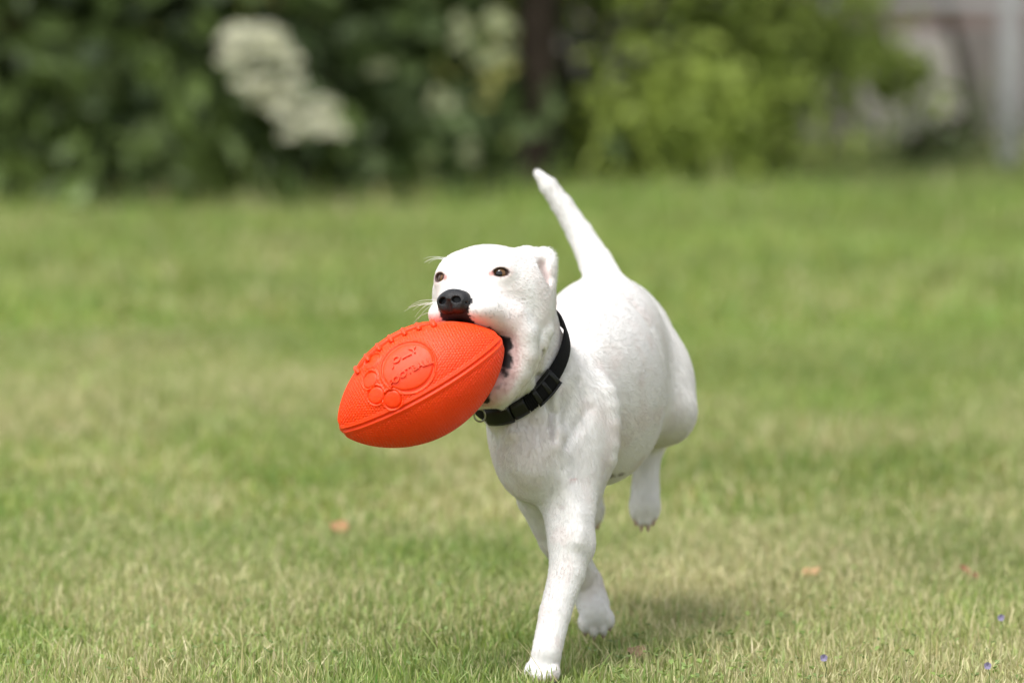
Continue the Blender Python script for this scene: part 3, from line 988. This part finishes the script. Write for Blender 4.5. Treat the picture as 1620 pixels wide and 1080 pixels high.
addp('buckle_clip', m_plastic, tb1 + 0.02 * sgn, tb2, -1.08, 1.08, 0.002, 0.0058, n=10, bevel=0.4)
addp('strap_loop', m_web, tb2 + 0.02 * sgn, ts0 - 0.01 * sgn, -1.0, 1.0, 0.0026, 0.0052, n=10, bevel=0.2)
for i in range(4):
    t0 = tb2 + (ts0 - tb2) * (0.12 + 0.22 * i)
    addp('ridge', m_web, t0, t0 + (ts0 - tb2) * 0.09, -0.98, 0.98, 0.005, 0.0064, n=4, bevel=0.3)
for (a, b) in ((0.0, 0.16), (0.42, 0.56), (0.84, 1.0)):
    addp('slider_bar', m_plastic, ts0 + (ts1 - ts0) * a, ts0 + (ts1 - ts0) * b, -1.22, 1.22, 0.002, 0.0064, n=5, bevel=0.4)
for w0 in (-1.24, 0.98):
    addp('slider_side', m_plastic, ts0, ts1, w0, w0 + 0.26, 0.001, 0.0072, n=10, bevel=0.3, nw=3)
addp('slider_strap', m_web, ts0 + (ts1 - ts0) * 0.1, ts0 + (ts1 - ts0) * 0.9, -1.0, 1.0, 0.0026, 0.0060, n=8, bevel=0.2)
# ring hanging at the front
def torus(c, n, up, R, r, squash=1.0, nu=32, nv=10):
    n = unit(n); a = unit(np.cross(up, n)); b = np.cross(n, a)
    t = np.linspace(0, 2 * math.pi, nu + 1)[:-1]; s_ = np.linspace(0, 2 * math.pi, nv + 1)[:-1]
    T, S_ = np.meshgrid(t, s_, indexing='ij')
    rad_ = np.cos(T)[..., None] * a + squash * np.sin(T)[..., None] * b
    return (c + R * rad_ + r * (np.cos(S_)[..., None] * rad_ + np.sin(S_)[..., None] * n)).reshape(-1, 3), grid_faces(nu, nv, True, True)
v_, f_ = torus(P(759, 657, 6.025), np.array([0.25, 1, 0.15]), np.array([0, 0, 1.0]), 0.0062, 0.0009, 1.1)
link('ring', np_mesh('collar_ring', v_, f_), m_steel, collar)
# ================================================================== football
bx_c = P(666, 608, 5.945)
def cam_dir(du, dv):
    return unit(P(810 + du, 540 + dv, 6) - P(810, 540, 6))
b_ax = unit(cam_dir(0.873, -0.488) + np.array([0, 0.05, 0]))
b_fc = unit(np.array([0, 0, CAM_H]) - bx_c); b_fc = unit(b_fc - b_ax * (b_fc @ b_ax))
b_up = np.cross(b_ax, b_fc)
if b_up[2] < 0: b_up = -b_up
BA, BR = 0.0975, 0.0580
def ball_r(x):
    s = np.clip(np.abs(x) / BA, 0, 1)
    return BR * np.maximum(1 - s * s, 1e-5) ** 0.72
def ball_pt(x, phi, h=0.0):
    x = np.asarray(x, float); phi = np.asarray(phi, float); h = np.asarray(h, float)
    r = ball_r(x)
    e = 1e-4
    dr = (ball_r(np.clip(x + e, -BA, BA)) - ball_r(np.clip(x - e, -BA, BA))) / (2 * e)
    rd = np.cos(phi)[..., None] * b_fc + np.sin(phi)[..., None] * b_up
    n = rd - dr[..., None] * b_ax
    n = n / np.linalg.norm(n, axis=-1, keepdims=True)
    return bx_c + x[..., None] * b_ax + r[..., None] * rd + h[..., None] * n
LACE, SEAM = math.radians(75), [math.radians(a) for a in (-12, 75, 168, 260)]
PAD = (-0.0024, math.radians(25), 0.0285, 0.0265)
TOES = [(-0.0327, math.radians(60), 0.0100), (-0.0440, math.radians(38), 0.0088), (-0.0463, math.radians(16), 0.0092), (-0.0333, math.radians(1), 0.0096)]
NX, NP = 340, 540
t_ = np.linspace(-1, 1, NX)
xs = BA * np.sin(t_ * math.pi / 2) * 0.35 + BA * t_ * 0.65
ps = np.linspace(0, 2 * math.pi, NP + 1)[:-1]
X, PH = np.meshgrid(xs, ps, indexing='ij')
base = ball_pt(X, PH)
# pebble grain in staggered rows
row = 0.0029
ri = np.floor(X / row); fx = (X / row - ri) - 0.5
nrow = np.maximum(np.round(2 * math.pi * ball_r((ri + 0.5) * row) / 0.0030), 6)
ang = PH / (2 * math.pi) * nrow + 0.5 * (ri % 2)
fy = (ang - np.floor(ang)) - 0.5
cell = np.stack([ri.ravel(), np.floor(ang).ravel()], 1)
j1, j2, j3 = [vnoise(cell, s_).reshape(X.shape) for s_ in (101, 102, 103)]
fx, fy = fx + 0.18 * (j1 - 0.5), fy + 0.22 * (j2 - 0.5)
peb = np.clip(1 - (fx ** 2 + fy ** 2) * 4.8, 0, 1) * (0.7 + 0.6 * j3)
h = 0.00070 * peb
smooth_m = np.zeros(X.shape)
for s_ in SEAM:
    d = np.abs((PH - s_ + math.pi) % (2 * math.pi) - math.pi) * ball_r(X)
    rib = sstep(0.0062, 0.0050, d)
    h = h * (1 - rib) + rib * 0.0008
    h -= 0.0013 * np.exp(-(d / 0.0011) ** 2)
    h += 0.0007 * np.exp(-((d - 0.0026) / 0.0010) ** 2)
tipm = sstep(0.955, 0.985, np.abs(X) / BA)
h *= 1 - tipm
def disc_dist(c):
    return np.linalg.norm(base - ball_pt(np.array(c[0]), np.array(c[1])), axis=-1)
for c in [PAD] + TOES:
    rr = c[2]
    d = disc_dist(c)
    inm = sstep(rr + 0.0012, rr + 0.0002, d)
    h = h * (1 - inm) - 0.0012 * inm
    h += 0.0010 * np.exp(-((d - rr - 0.0016) / 0.0009) ** 2)
gv = ball_pt(X, PH, h).reshape(-1, 3)
ball = empty('football', bx_c)
tag(ball, 'orange rubber toy football with paw print and laces held in the dog\'s mouth', 'ball')
m_rub = principled('orange_rubber', (0.95, 0.052, 0.002), 0.40, 0.40, noise_var=(25, 0.06), bump=(2200, 0.0003), sss=(0.35, (1.0, 0.2, 0.05), 0.010))
link('shell', np_mesh('football_shell', gv, grid_faces(NX, NP, wrap_v=True)), m_rub, ball)
def patch(c, r, dome, name, nr=9, na=48):
    """smooth raised disc that lies on the ball's skin"""
    rr = np.linspace(0, 1, nr); aa = np.linspace(0, 2 * math.pi, na + 1)[:-1]
    Rr, Aa = np.meshgrid(rr, aa, indexing='ij')
    lx, lp = r[0] * Rr * np.cos(Aa), r[1] * Rr * np.sin(Aa)
    xx = c[0] + lx; pp = c[1] + lp / ball_r(np.array(c[0]))
    hh = dome * (1 - Rr ** 4) - 0.0014 * (Rr > 0.995)
    return link(name, np_mesh('football_' + name, ball_pt(xx, pp, hh).reshape(-1, 3), grid_faces(nr, na, wrap_v=True)[:, ::-1]), m_rub, ball)
pad = patch(PAD, (0.0285, 0.0268), 0.0004, 'paw_pad', 20, 72)
for c in TOES:
    patch(c, (c[2], c[2]), 0.0003, 'toe_pad')
def text_on_ball(body, size, x0, p0, arch, parent):
    cu = bpy.data.curves.new('lettering', 'FONT')
    cu.body = body; cu.size = size; cu.align_x = 'CENTER'; cu.extrude = 0.0009; cu.offset = 0.00022
    cu.resolution_u = 3
    to = bpy.data.objects.new('lettering', cu)
    COL.objects.link(to)
    bpy.context.view_layer.update()
    dg = bpy.context.evaluated_depsgraph_get()
    me = bpy.data.meshes.new_from_object(to.evaluated_get(dg))
    bpy.data.objects.remove(to); bpy.data.curves.remove(cu)
    n = len(me.vertices)
    co = np.zeros(n * 3); me.vertices.foreach_get('co', co); co = co.reshape(-1, 3)
    lx = co[:, 0] * 1.12; ly = co[:, 1] + arch * (1 - (co[:, 0] / 0.026) ** 2)
    w = ball_pt(x0 + lx, p0 + ly / ball_r(np.array(x0)), 0.0012 + co[:, 2])
    me.vertices.foreach_set('co', w.ravel()); me.update(); me.materials.clear()
    return link('lettering', me, m_rub, parent)
text_on_ball('JOLLY', 0.0105, PAD[0] + 0.001, PAD[1] + 0.0055 / BR, 0.003, pad)
text_on_ball('FOOTBALL', 0.0093, PAD[0] - 0.0005, PAD[1] - 0.0125 / BR, 0.003, pad)
# laces
def bar(x0, x1, p0, p1, hgt, wid, n=14, along='x'):
    m = 8
    an = np.linspace(0, 2 * math.pi, m + 1)[:-1]
    t = np.linspace(0, 1, n)
    xx, pp = x0 + (x1 - x0) * t, p0 + (p1 - p0) * t
    end = np.sqrt(np.clip(1 - (2 * t - 1) ** 8, 0.05, 1))
    vs_ = []
    for i in range(n):
        off = wid * np.cos(an) * end[i]; up_ = hgt * np.sin(an) * end[i]
        if along == 'x':
            vs_.append(ball_pt(np.full(m, xx[i]), pp[i] + off / ball_r(np.array(xx[i])), up_))
        else:
            vs_.append(ball_pt(xx[i] + off, np.full(m, pp[i]), up_ + 0.0012))
    v = np.concatenate(vs_)
    return v, grid_faces(n, m, wrap_v=True)
for k in (-1, 1):
    v_, f_ = bar(-0.052, 0.044, LACE + k * 0.0022 / BR, LACE + k * 0.0022 / BR, 0.0046, 0.0022, 30)
    link('lace_strip', np_mesh('football_lace_strip', v_, f_), m_rub, ball)
for i in range(7):
    x0 = -0.050 + 0.0153 * i
    hp = 0.0105 / ball_r(np.array(x0))
    v_, f_ = bar(x0, x0, LACE - hp, LACE + hp, 0.0040, 0.0030, 12, 'p')
    link('lace_stitch', np_mesh('football_lace_stitch', v_, f_), m_rub, ball)
# ================================================================== shrubs, tree, fence and house beyond the lawn
m_leaf = leafy('shrub_leaf', trans=0.28, rough=0.45, spec=0.35)
m_petal = leafy('white_petal', trans=0.35, rough=0.7, spec=0.1)
m_bark = principled('bark', (0.034, 0.026, 0.019), 0.9, 0.1, noise_var=(18, 0.35), bump=(40, 0.01))
def tube(pts, rads, m=8):
    pts = np.asarray(pts, float); rings = []
    for i in range(len(pts)):
        d = unit(pts[min(i + 1, len(pts) - 1)] - pts[max(i - 1, 0)])
        a = unit(np.cross(d, (0.31, 0.95, 0.1) if abs(d[2]) > 0.3 else (0, 0, 1))); b = np.cross(d, a)
        an = np.linspace(0, 2 * math.pi, m + 1)[:-1]
        rings.append(pts[i] + rads[i] * (np.cos(an)[:, None] * a + np.sin(an)[:, None] * b))
    i, j = np.meshgrid(np.arange(len(pts) - 1), np.arange(m), indexing='ij'); i, j = i.ravel(), j.ravel()
    j2 = (j + 1) % m
    return np.concatenate(rings), np.stack([i * m + j, (i + 1) * m + j, (i + 1) * m + j2, i * m + j2], 1)
def join(list_vf):
    V, F_, o = [], [], 0
    for v, f in list_vf:
        V.append(v); F_.append(f + o); o += len(v)
    return np.concatenate(V), np.concatenate(F_)
def leaf_cloud(centers, normals, L, W, cols):
    """pointed oval leaves, folded along the midrib"""
    n = len(centers)
    nr = normals + rng.normal(0, 0.55, (n, 3)); nr /= np.linalg.norm(nr, axis=1, keepdims=True)
    d = rng.normal(0, 1, (n, 3)) + [0, 0, -0.5]
    d -= nr * (d * nr).sum(1)[:, None]; d /= np.linalg.norm(d, axis=1, keepdims=True)
    s = np.cross(nr, d)
    L, W = L[:, None], W[:, None]
    f = 0.18
    v = [centers - d * L * 0.5, centers - d * L * 0.12 + s * W * 0.5 + nr * W * f, centers + d * L * 0.25 + s * W * 0.38 + nr * W * f,
         centers + d * L * 0.5 - nr * L * 0.08, centers + d * L * 0.25 - s * W * 0.38 + nr * W * f, centers - d * L * 0.12 - s * W * 0.5 + nr * W * f]
    V = np.stack(v, 1).reshape(-1, 3)
    o = np.arange(n)[:, None] * 6
    Q_ = np.concatenate([o + [0, 1, 2, 3], o + [0, 3, 4, 5]])
    return V, Q_, np.repeat(cols, 6, axis=0)
def shrub(name, label, cat, base, rad, height, nleaf, leaf, palette, group=None, clumps=46, stems=6, low=0.05, parts=('stem', 'foliage')):
    """base (x, y); rad (rx, ry); leaf=(length, width)"""
    base = np.array([base[0], base[1], 0.0])
    o = empty(name, base)
    tag(o, label, cat, group)
    cz = height * 0.52
    d = rng.normal(0, 1, (clumps, 3)); d /= np.linalg.norm(d, axis=1, keepdims=True)
    rr = rng.uniform(0.55, 1.0, clumps) ** 0.5
    cl = base + d * rr[:, None] * [rad[0], rad[1], height * 0.5] + [0, 0, cz]
    cl[:, 2] = np.clip(cl[:, 2], low, None)
    skirt = rng.random(clumps) < 0.22                      # foliage reaches down to the grass at the front
    cl[skirt, 2] = low + 0.06 + 0.12 * rng.random(skirt.sum())
    cl[skirt, 1] = base[1] - rad[1] * rng.uniform(0.5, 1.0, skirt.sum())
    ci = rng.integers(0, clumps, nleaf)
    spread = rng.uniform(0.12, 0.22, clumps) * max(rad[0], 0.4) / 0.55
    off = rng.normal(0, 1, (nleaf, 3)) * spread[ci][:, None] * [1, 1, 0.8]
    p = cl[ci] + off
    p[:, 2] = np.abs(p[:, 2] - low * 0.5) + low * 0.5
    nr = (p - (base + [0, 0, cz * 0.6])); nr /= np.linalg.norm(nr, axis=1, keepdims=True); nr[:, 2] += 0.35
    tone = rng.random(clumps)[ci]
    g = np.clip(0.65 * tone + 0.35 * rng.random(nleaf), 0, 1)[:, None] ** 1.4
    cols = palette[0] * (1 - g) + palette[1] * g
    V, Q_, Cc = leaf_cloud(p, nr, leaf[0] * rng.uniform(0.7, 1.25, nleaf), leaf[1] * rng.uniform(0.7, 1.2, nleaf), cols)
    for k in range(stems):
        a = rng.uniform(0, 2 * math.pi)
        b0 = base + [0.10 * math.cos(a), 0.10 * math.sin(a), -0.02]
        t = cl[rng.integers(0, clumps)]
        m = (b0 + t) / 2 + [0, 0, 0.12]
        link(parts[0], np_mesh(parts[0], *tube([b0, b0 * 0.6 + m * 0.4 + [0, 0, 0.05], m, t], [0.018, 0.015, 0.011, 0.004], 7)), m_bark, o)
    tag(link(parts[1], np_mesh(parts[1], V, Q_, Cc, smooth=False), m_leaf, o), kind='stuff')
    return o
def flower_cluster(parent, c, w, hgt, n=5, tint=(0.84, 0.84, 0.66)):
    """a panicle: several rounded heads of many small white florets"""
    V, Q_, Cc, o = [], [], [], 0
    heads = [np.asarray(c) + rng.uniform(-1, 1, 3) * [w * 0.50, 0.03, hgt * 0.40] for _ in range(n)]
    pos, nor = [], []
    for hd in heads:
        m = 26
        d = rng.normal(0, 1, (m, 3)); d /= np.linalg.norm(d, axis=1, keepdims=True); d[:, 2] = np.abs(d[:, 2]) - 0.2; d[:, 1] = -np.abs(d[:, 1])
        pos.append(hd + d * [w * 0.22, 0.045, hgt * 0.26]); nor.append(d)
    pos, nor = np.concatenate(pos), np.concatenate(nor)
    k = len(pos)
    col = np.array(tint) * rng.uniform(0.6, 1.08, (k, 1))
    V, Q_, Cc = leaf_cloud(pos, nor, np.full(k, 0.024), np.full(k, 0.020), col)
    return link('flower_cluster', np_mesh('flower_cluster', V, Q_, Cc, smooth=False), m_petal, parent)
DARK = (np.array([0.018, 0.034, 0.009]), np.array([0.200, 0.285, 0.075]))
MIDG = (np.array([0.040, 0.068, 0.020]), np.array([0.170, 0.235, 0.085]))
BRIGHT = (np.array([0.135, 0.195, 0.036]), np.array([0.450, 0.550, 0.110]))
BL_ = (0.105, 0.070)
s1 = shrub('flowering_shrub', 'dark green leafy shrub at the far left of the hedge, without flowers', 'shrub', (-1.42, 15.88), (0.55, 0.42), 1.5, 1900, BL_, DARK, 'hedge shrubs')
s2 = shrub('flowering_shrub', 'dark green shrub with the two largest white flower clusters', 'shrub', (-0.78, 15.88), (0.55, 0.42), 1.4, 1900, BL_, DARK, 'hedge shrubs')
s3 = shrub('flowering_shrub', 'green shrub with small pale flower clusters just left of the dark tree trunk', 'shrub', (-0.32, 16.05), (0.30, 0.40), 1.5, 1500, (0.09, 0.062), MIDG, 'hedge shrubs')
for k, (x, y) in enumerate(((-2.6, 16.6), (-2.0, 17.3), (-1.1, 17.4), (-0.45, 17.5))):
    shrub('hedge_shrub', ['dense dark shrub beyond the left edge of the lawn', 'dense dark shrub behind the far left hedge shrub', 'dense dark shrub behind the white flowers', 'dense dark shrub behind the small pale flower clusters'][k],
          'shrub', (x, y), (0.62, 0.5), 2.0, 1200, BL_, DARK, 'dark shrubs at the back', stems=3)
for (u, v, w, hg, n) in ((408, 78, 0.19, 0.11, 14), (428, 155, 0.15, 0.11, 11), (488, 192, 0.15, 0.10, 11)):
    flower_cluster(s2, P(u, v, 15.22), w, hg, n)
for (u, v, w, hg, n) in ((614, 120, 0.08, 0.06, 5), (700, 165, 0.05, 0.09, 4), (748, 243, 0.05, 0.05, 3), (732, 60, 0.06, 0.11, 5), (782, 38, 0.09, 0.08, 5), (778, 105, 0.09, 0.08, 5)):
    flower_cluster(s3, P(u, v, 15.50), w, hg, n, (0.60, 0.64, 0.40))
# tree with the dark trunk
tb = np.array([0.066, 15.80, 0.0])
tree = empty('tree', tb)
tag(tree, 'tree with a thick dark brown trunk between the hedge and the bright bush', 'tree')
parts_ = [tube([tb + [0, 0, -0.05], tb + [0.0, 0, 0.08], tb + [0.01, 0, 0.6], tb + [-0.02, 0.03, 1.3], tb + [0.03, 0, 2.1], tb + [0.0, 0, 2.9]], [0.085, 0.062, 0.056, 0.052, 0.045, 0.03], 12)]
for k in range(7):
    a = k * 0.9; z0 = 1.5 + 0.18 * k
    parts_.append(tube([tb + [0, 0, z0], tb + [0.4 * math.cos(a), 0.4 * math.sin(a), z0 + 0.35], tb + [0.9 * math.cos(a), 0.9 * math.sin(a), z0 + 0.6]], [0.035, 0.024, 0.008], 7))
link('trunk', np_mesh('trunk', *join(parts_)), m_bark, tree)
cl = tb + rng.normal(0, 1, (40, 3)) * [0.6, 0.6, 0.35] + [0, 0, 2.6]
p = cl[rng.integers(0, 40, 2200)] + rng.normal(0, 0.16, (2200, 3))
p[:, 2] = np.maximum(p[:, 2], 1.5)
g = rng.random((2200, 1))
V, Q_, Cc = leaf_cloud(p, p - (tb + [0, 0, 2.2]) , np.full(2200, 0.09), np.full(2200, 0.06), MIDG[0] * (1 - g) + MIDG[1] * g)
tag(link('crown', np_mesh('crown', V, Q_, Cc, smooth=False), m_leaf, tree), kind='stuff')
# bright bushes right of the trunk
shrub('bush', 'large bright green bush right of the dark tree trunk', 'bush', (0.52, 16.30), (0.33, 0.36), 1.4, 5600, (0.050, 0.030), BRIGHT, 'bright bushes', clumps=60, stems=7)
shrub('bush', 'bright green bush with an arching branch in front of the grey house wall', 'bush', (0.76, 16.6), (0.18, 0.25), 1.3, 1600, (0.050, 0.030), BRIGHT, 'bright bushes', clumps=36, stems=5, low=0.28)
shrub('bush', 'dull green bush in the shade between trunk and bright bush', 'bush', (0.26, 16.7), (0.24, 0.26), 1.2, 2200, (0.050, 0.032), MIDG, 'bright bushes', clumps=30, stems=4)
shrub('bush', 'small dark weedy bush at the foot of the grey house wall', 'bush', (1.27, 17.5), (0.20, 0.14), 0.17, 600, (0.045, 0.014), MIDG, None, clumps=20, stems=4, low=0.0)
# arching branch of leaves reaching right
ab = empty('arching_branch', (0.95, 16.6, 0))
tag(ab, 'arching leafy branch that reaches right in front of the grey wall', 'branch')
br = [P(1180, 260, 16.75), P(1230, 120, 16.65), P(1320, 70, 16.6), P(1400, 95, 16.6), P(1445, 140, 16.6)]
br[0][2] = 0.0
link('stem', np_mesh('stem', *tube(br, [0.014, 0.012, 0.009, 0.006, 0.003], 7)), m_bark, ab)
tt = rng.uniform(1.0, 4.0, 420)
bp_ = np.stack([np.interp(tt, np.arange(5), [q[i] for q in br]) for i in range(3)], 1) + rng.normal(0, 1, (420, 3)) * [0.045, 0.05, 0.04]
g = rng.random((420, 1))
V, Q_, Cc = leaf_cloud(bp_, np.tile([0, -0.3, 1.0], (420, 1)), np.full(420, 0.058), np.full(420, 0.032), BRIGHT[0] * (1 - g) + BRIGHT[1] * g)
tag(link('foliage', np_mesh('foliage', V, Q_, Cc, smooth=False), m_leaf, ab), kind='stuff')
# thin saplings in front of the wall
for k, (u0, v0, u1, v1, r, lab) in enumerate(((1545, 250, 1478, -60, 0.022, 'dark leaning sapling trunk in front of the grey wall near the post'), (1345, 255, 1352, 60, 0.016, 'thin upright grey sapling stem nearest the bright bush'),
                                     (1395, 255, 1380, 80, 0.008, 'thinner sapling stem, second from the bright bush'), (1428, 255, 1402, 60, 0.008, 'thin sapling stem, third from the bright bush'))):
    a, b = P(u0, v0, 18.3), P(u1, v1, 18.3); a[2] = -0.02
    e = a + (b - a) * 1.9
    o = tag(empty('sapling', (a[0], a[1], 0)), lab, 'sapling', 'saplings by the wall')
    link('trunk', np_mesh('trunk', *tube([a, a * 0.5 + b * 0.5 + [0.015, 0, 0], b, e], [r, r * 0.9, r * 0.75, r * 0.3], 9)), m_bark, o)
    pp = e + rng.normal(0, 0.10, (90, 3)); g = rng.random((90, 1))
    V, Q_, Cc = leaf_cloud(pp, np.tile([0, 0, 1.0], (90, 1)), np.full(90, 0.06), np.full(90, 0.035), MIDG[0] * (1 - g) + MIDG[1] * g)
    tag(link('crown', np_mesh('crown', V, Q_, Cc, smooth=False), m_leaf, o), kind='stuff')
# fence
def box(x0, x1, y0, y1, z0, z1, bev=0.006):
    import bmesh
    bm = bmesh.new()
    bmesh.ops.create_cube(bm, size=1.0)
    for v in bm.verts:
        v.co = ((x0 + x1) / 2 + v.co.x * (x1 - x0), (y0 + y1) / 2 + v.co.y * (y1 - y0), (z0 + z1) / 2 + v.co.z * (z1 - z0))
    if bev:
        bmesh.ops.bevel(bm, geom=bm.edges[:], offset=bev, segments=2, affect='EDGES')
    me = bpy.data.meshes.new('box'); bm.to_mesh(me); bm.free()
    return me
m_post = principled('weathered_grey_paint', (0.42, 0.42, 0.43), 0.7, 0.3, noise_var=(9, 0.15), bump=(60, 0.002))
fy = 17.62
fence = tag(empty('fence', (1.54, fy, 0)), 'pale grey rail fence in front of the house wall at the right', 'fence')
for x in (0.35, 1.54, 2.75, 3.95):
    link('post', box(x - 0.030, x + 0.030, fy - 0.030, fy + 0.030, -0.05, 1.08), m_post, fence)
for z in (0.515, 1.0):
    for x in (0.35, 1.54, 2.75):
        link('rail', box(x + 0.032, x + (1.158 if x < 1 else 1.178), fy - 0.014, fy + 0.014, z - 0.018, z + 0.018), m_post, fence)
# house
def brick_material():
    m, nt, out = mat_new('brick_courses')
    b = nt.nodes.new('ShaderNodeBsdfPrincipled'); b.inputs['Roughness'].default_value = 0.9; b.inputs['Specular IOR Level'].default_value = 0.2
    tc = nt.nodes.new('ShaderNodeTexCoord'); mp = nt.nodes.new('ShaderNodeMapping')
    mp.inputs['Rotation'].default_value = (math.radians(90), 0, 0)
    br_ = nt.nodes.new('ShaderNodeTexBrick')
    br_.inputs['Color1'].default_value = (0.15, 0.10, 0.085, 1); br_.inputs['Color2'].default_value = (0.20, 0.155, 0.14, 1); br_.inputs['Mortar'].default_value = (0.20, 0.185, 0.17, 1)
    br_.inputs['Scale'].default_value = 4.5; br_.inputs['Mortar Size'].default_value = 0.02
    nt.links.new(tc.outputs['Object'], mp.inputs[0]); nt.links.new(mp.outputs[0], br_.inputs[0]); nt.links.new(br_.outputs[0], b.inputs['Base Color'])
    bp = nt.nodes.new('ShaderNodeBump'); bp.inputs['Distance'].default_value = 0.01; bp.invert = True
    nt.links.new(br_.outputs[1], bp.inputs['Height']); nt.links.new(bp.outputs[0], b.inputs['Normal'])
    nt.links.new(b.outputs[0], out.inputs['Surface'])
    return m
house = tag(empty('house', (2.2, 21, 0)), 'house with a pale grey base and brick wall behind the fence', 'house')
link('foundation', box(0.2, 5.5, 19.6, 25, -0.1, 0.40, 0.01), principled('grey_render', (0.17, 0.155, 0.145), 0.9, 0.2, noise_var=(5, 0.12), bump=(30, 0.004)), house)
link('brick_wall', box(0.26, 5.44, 19.66, 24.94, 0.40, 3.2, 0.0), brick_material(), house)
link('wall_panel', box(1.16, 1.545, 19.55, 19.595, -0.02, 0.37, 0.004), principled('pale_panel', (0.36, 0.335, 0.315), 0.85, 0.2, noise_var=(6, 0.1), bump=(25, 0.003)), house)
rf = bpy.data.meshes.new('roof')
rf.from_pydata([(0.0, 19.3, 3.15), (5.8, 19.3, 3.15), (5.8, 25.3, 3.15), (0.0, 25.3, 3.15), (0.0, 22.3, 5.0), (5.8, 22.3, 5.0)], [], [(0, 1, 5, 4), (2, 3, 4, 5), (0, 4, 3), (1, 2, 5), (3, 2, 1, 0)])
link('roof', rf, principled('roof_shingle', (0.09, 0.08, 0.08), 0.9, noise_var=(30, 0.3)), house)
# ================================================================== small things in the grass
m_dry = leafy('dry_leaf', trans=0.25, rough=0.7, spec=0.2)
def dry_leaf(u, v, L, col, label, rz):
    c = ground(u, v); c[2] = 0.012
    nu, nv = 9, 7
    a, b = np.meshgrid(np.linspace(-1, 1, nu), np.linspace(-1, 1, nv), indexing='ij')
    w = 0.34 * np.sqrt(np.clip(1 - a ** 2, 0.0, 1)) * (1 - 0.25 * a)
    x, y = a * L / 2, b * w * L
    z = 0.10 * L * (a ** 2) + 0.5 * L * (b * w) ** 2 * 2 + 0.03 * L * np.sin(5 * a + 3 * b)
    ca, sa = math.cos(rz), math.sin(rz)
    ti = 0.5
    pts = np.stack([ca * x - sa * y, sa * x + ca * y, z + ti * x * 0.6 + 0.35 * y], -1) + c
    o = tag(empty('dry_leaf', c), label, 'leaf', 'dry leaves in the lawn')
    cc_ = np.array(col) * (0.6 + 0.3 * rng.random((nu * nv, 1)))
    link('blade', np_mesh('dry_leaf_blade', pts.reshape(-1, 3), grid_faces(nu, nv), cc_), m_dry, o)
    link('stalk', np_mesh('dry_leaf_stalk', *tube([pts[0, nv // 2], pts[0, nv // 2] + np.array([-ca, -sa, 0.1]) * L * 0.3], [0.0007, 0.0004], 5), np.tile(np.array(col) * 0.6, (10, 1))), m_dry, o)
dry_leaf(538, 850, 0.032, (0.55, 0.30, 0.16), 'orange dry leaf in the lawn left of the dog, below the ball', 1.2)
dry_leaf(1283, 922, 0.026, (0.55, 0.36, 0.19), 'tan dry leaf in the lawn right of the dog', 0.4)
dry_leaf(1532, 922, 0.032, (0.38, 0.18, 0.11), 'reddish brown dry leaf near the right edge of the lawn', 1.9)
dry_leaf(1008, 1050, 0.026, (0.38, 0.27, 0.16), 'brown dry leaf close to the front paws', 1.0)
m_violet = leafy('violet_petal', trans=0.3, rough=0.6, spec=0.2)
for (u, v, lab) in ((1583, 1000, 'tiny violet flower nearest the right edge, upper one of the two'), (1303, 1066, 'tiny violet flower in the near grass right of the front paw'), (1562, 1079, 'tiny violet flower near the bottom right corner')):
    g_ = ground(u, v + 18)
    top = g_ + [0, 0, 0.030]
    o = tag(empty('violet_flower', g_), lab, 'flower', 'violet flowers in the lawn')
    link('stem', np_mesh('violet_stem', *tube([g_ - [0, 0, 0.004], g_ + [0.003, 0, 0.018], top], [0.0006, 0.0005, 0.0004], 5), np.tile([0.08, 0.15, 0.04], (15, 1))), m_violet, o)
    for k in range(5):
        a = k * 2 * math.pi / 5 + 0.3
        d = np.array([math.cos(a), -0.5, math.sin(a)]); d = unit(d); s_ = unit(np.cross(d, (0, -1, 0.2)))
        pv = [top, top + d * 0.002 + s_ * 0.0017, top + d * 0.0038 + s_ * 0.0020, top + d * 0.0046, top + d * 0.0038 - s_ * 0.0020, top + d * 0.002 - s_ * 0.0017]
        link('petal', np_mesh('violet_petal', np.array(pv), [np.array([[0, 1, 2, 3], [0, 3, 4, 5]])], np.tile([0.30, 0.27, 0.42], (6, 1))), m_violet, o)
# clover and other small broad leaves
def broad(n, u0, u1, v0, v1):
    u, v = rng.uniform(u0, u1, n), rng.uniform(v0, v1, n)
    return np.array([ground(a, b) for a, b in zip(u, v)])
cp = np.concatenate([broad(90, 1120, 1620, 985, 1110), broad(70, 930, 1180, 1010, 1100), broad(60, 0, 760, 1000, 1100), broad(60, 0, 1620, 880, 1000)])
VV, QQ, CC, o_ = [], [], [], 0
for c in cp:
    z = rng.uniform(0.008, 0.019); r = rng.uniform(0.003, 0.0058)
    tint = np.array([0.17, 0.24, 0.070]) * rng.uniform(0.8, 1.5) * np.array([1, 1, rng.uniform(0.8, 1.2)])
    a0 = rng.uniform(0, 6.28)
    for k in range(3):
        a = a0 + k * 2.094
        d = np.array([math.cos(a), math.sin(a), rng.uniform(0.1, 0.9)]); s_ = np.array([-math.sin(a), math.cos(a), 0])
        q = [c * [1, 1, 0] + [0, 0, z] + d * r * l + s_ * r * w for (l, w) in ((0.05, 0), (0.6, 0.48), (1.15, 0.5), (1.25, 0), (1.15, -0.5), (0.6, -0.48))]
        VV += q; QQ += [[o_, o_ + 1, o_ + 2, o_ + 3], [o_, o_ + 3, o_ + 4, o_ + 5]]; CC += [tint] * 6; o_ += 6
tag(link('clover', np_mesh('clover', np.array(VV), np.array(QQ), np.array(CC), smooth=False), m_leaf), 'low clover leaves scattered through the lawn', 'clover', kind='stuff')
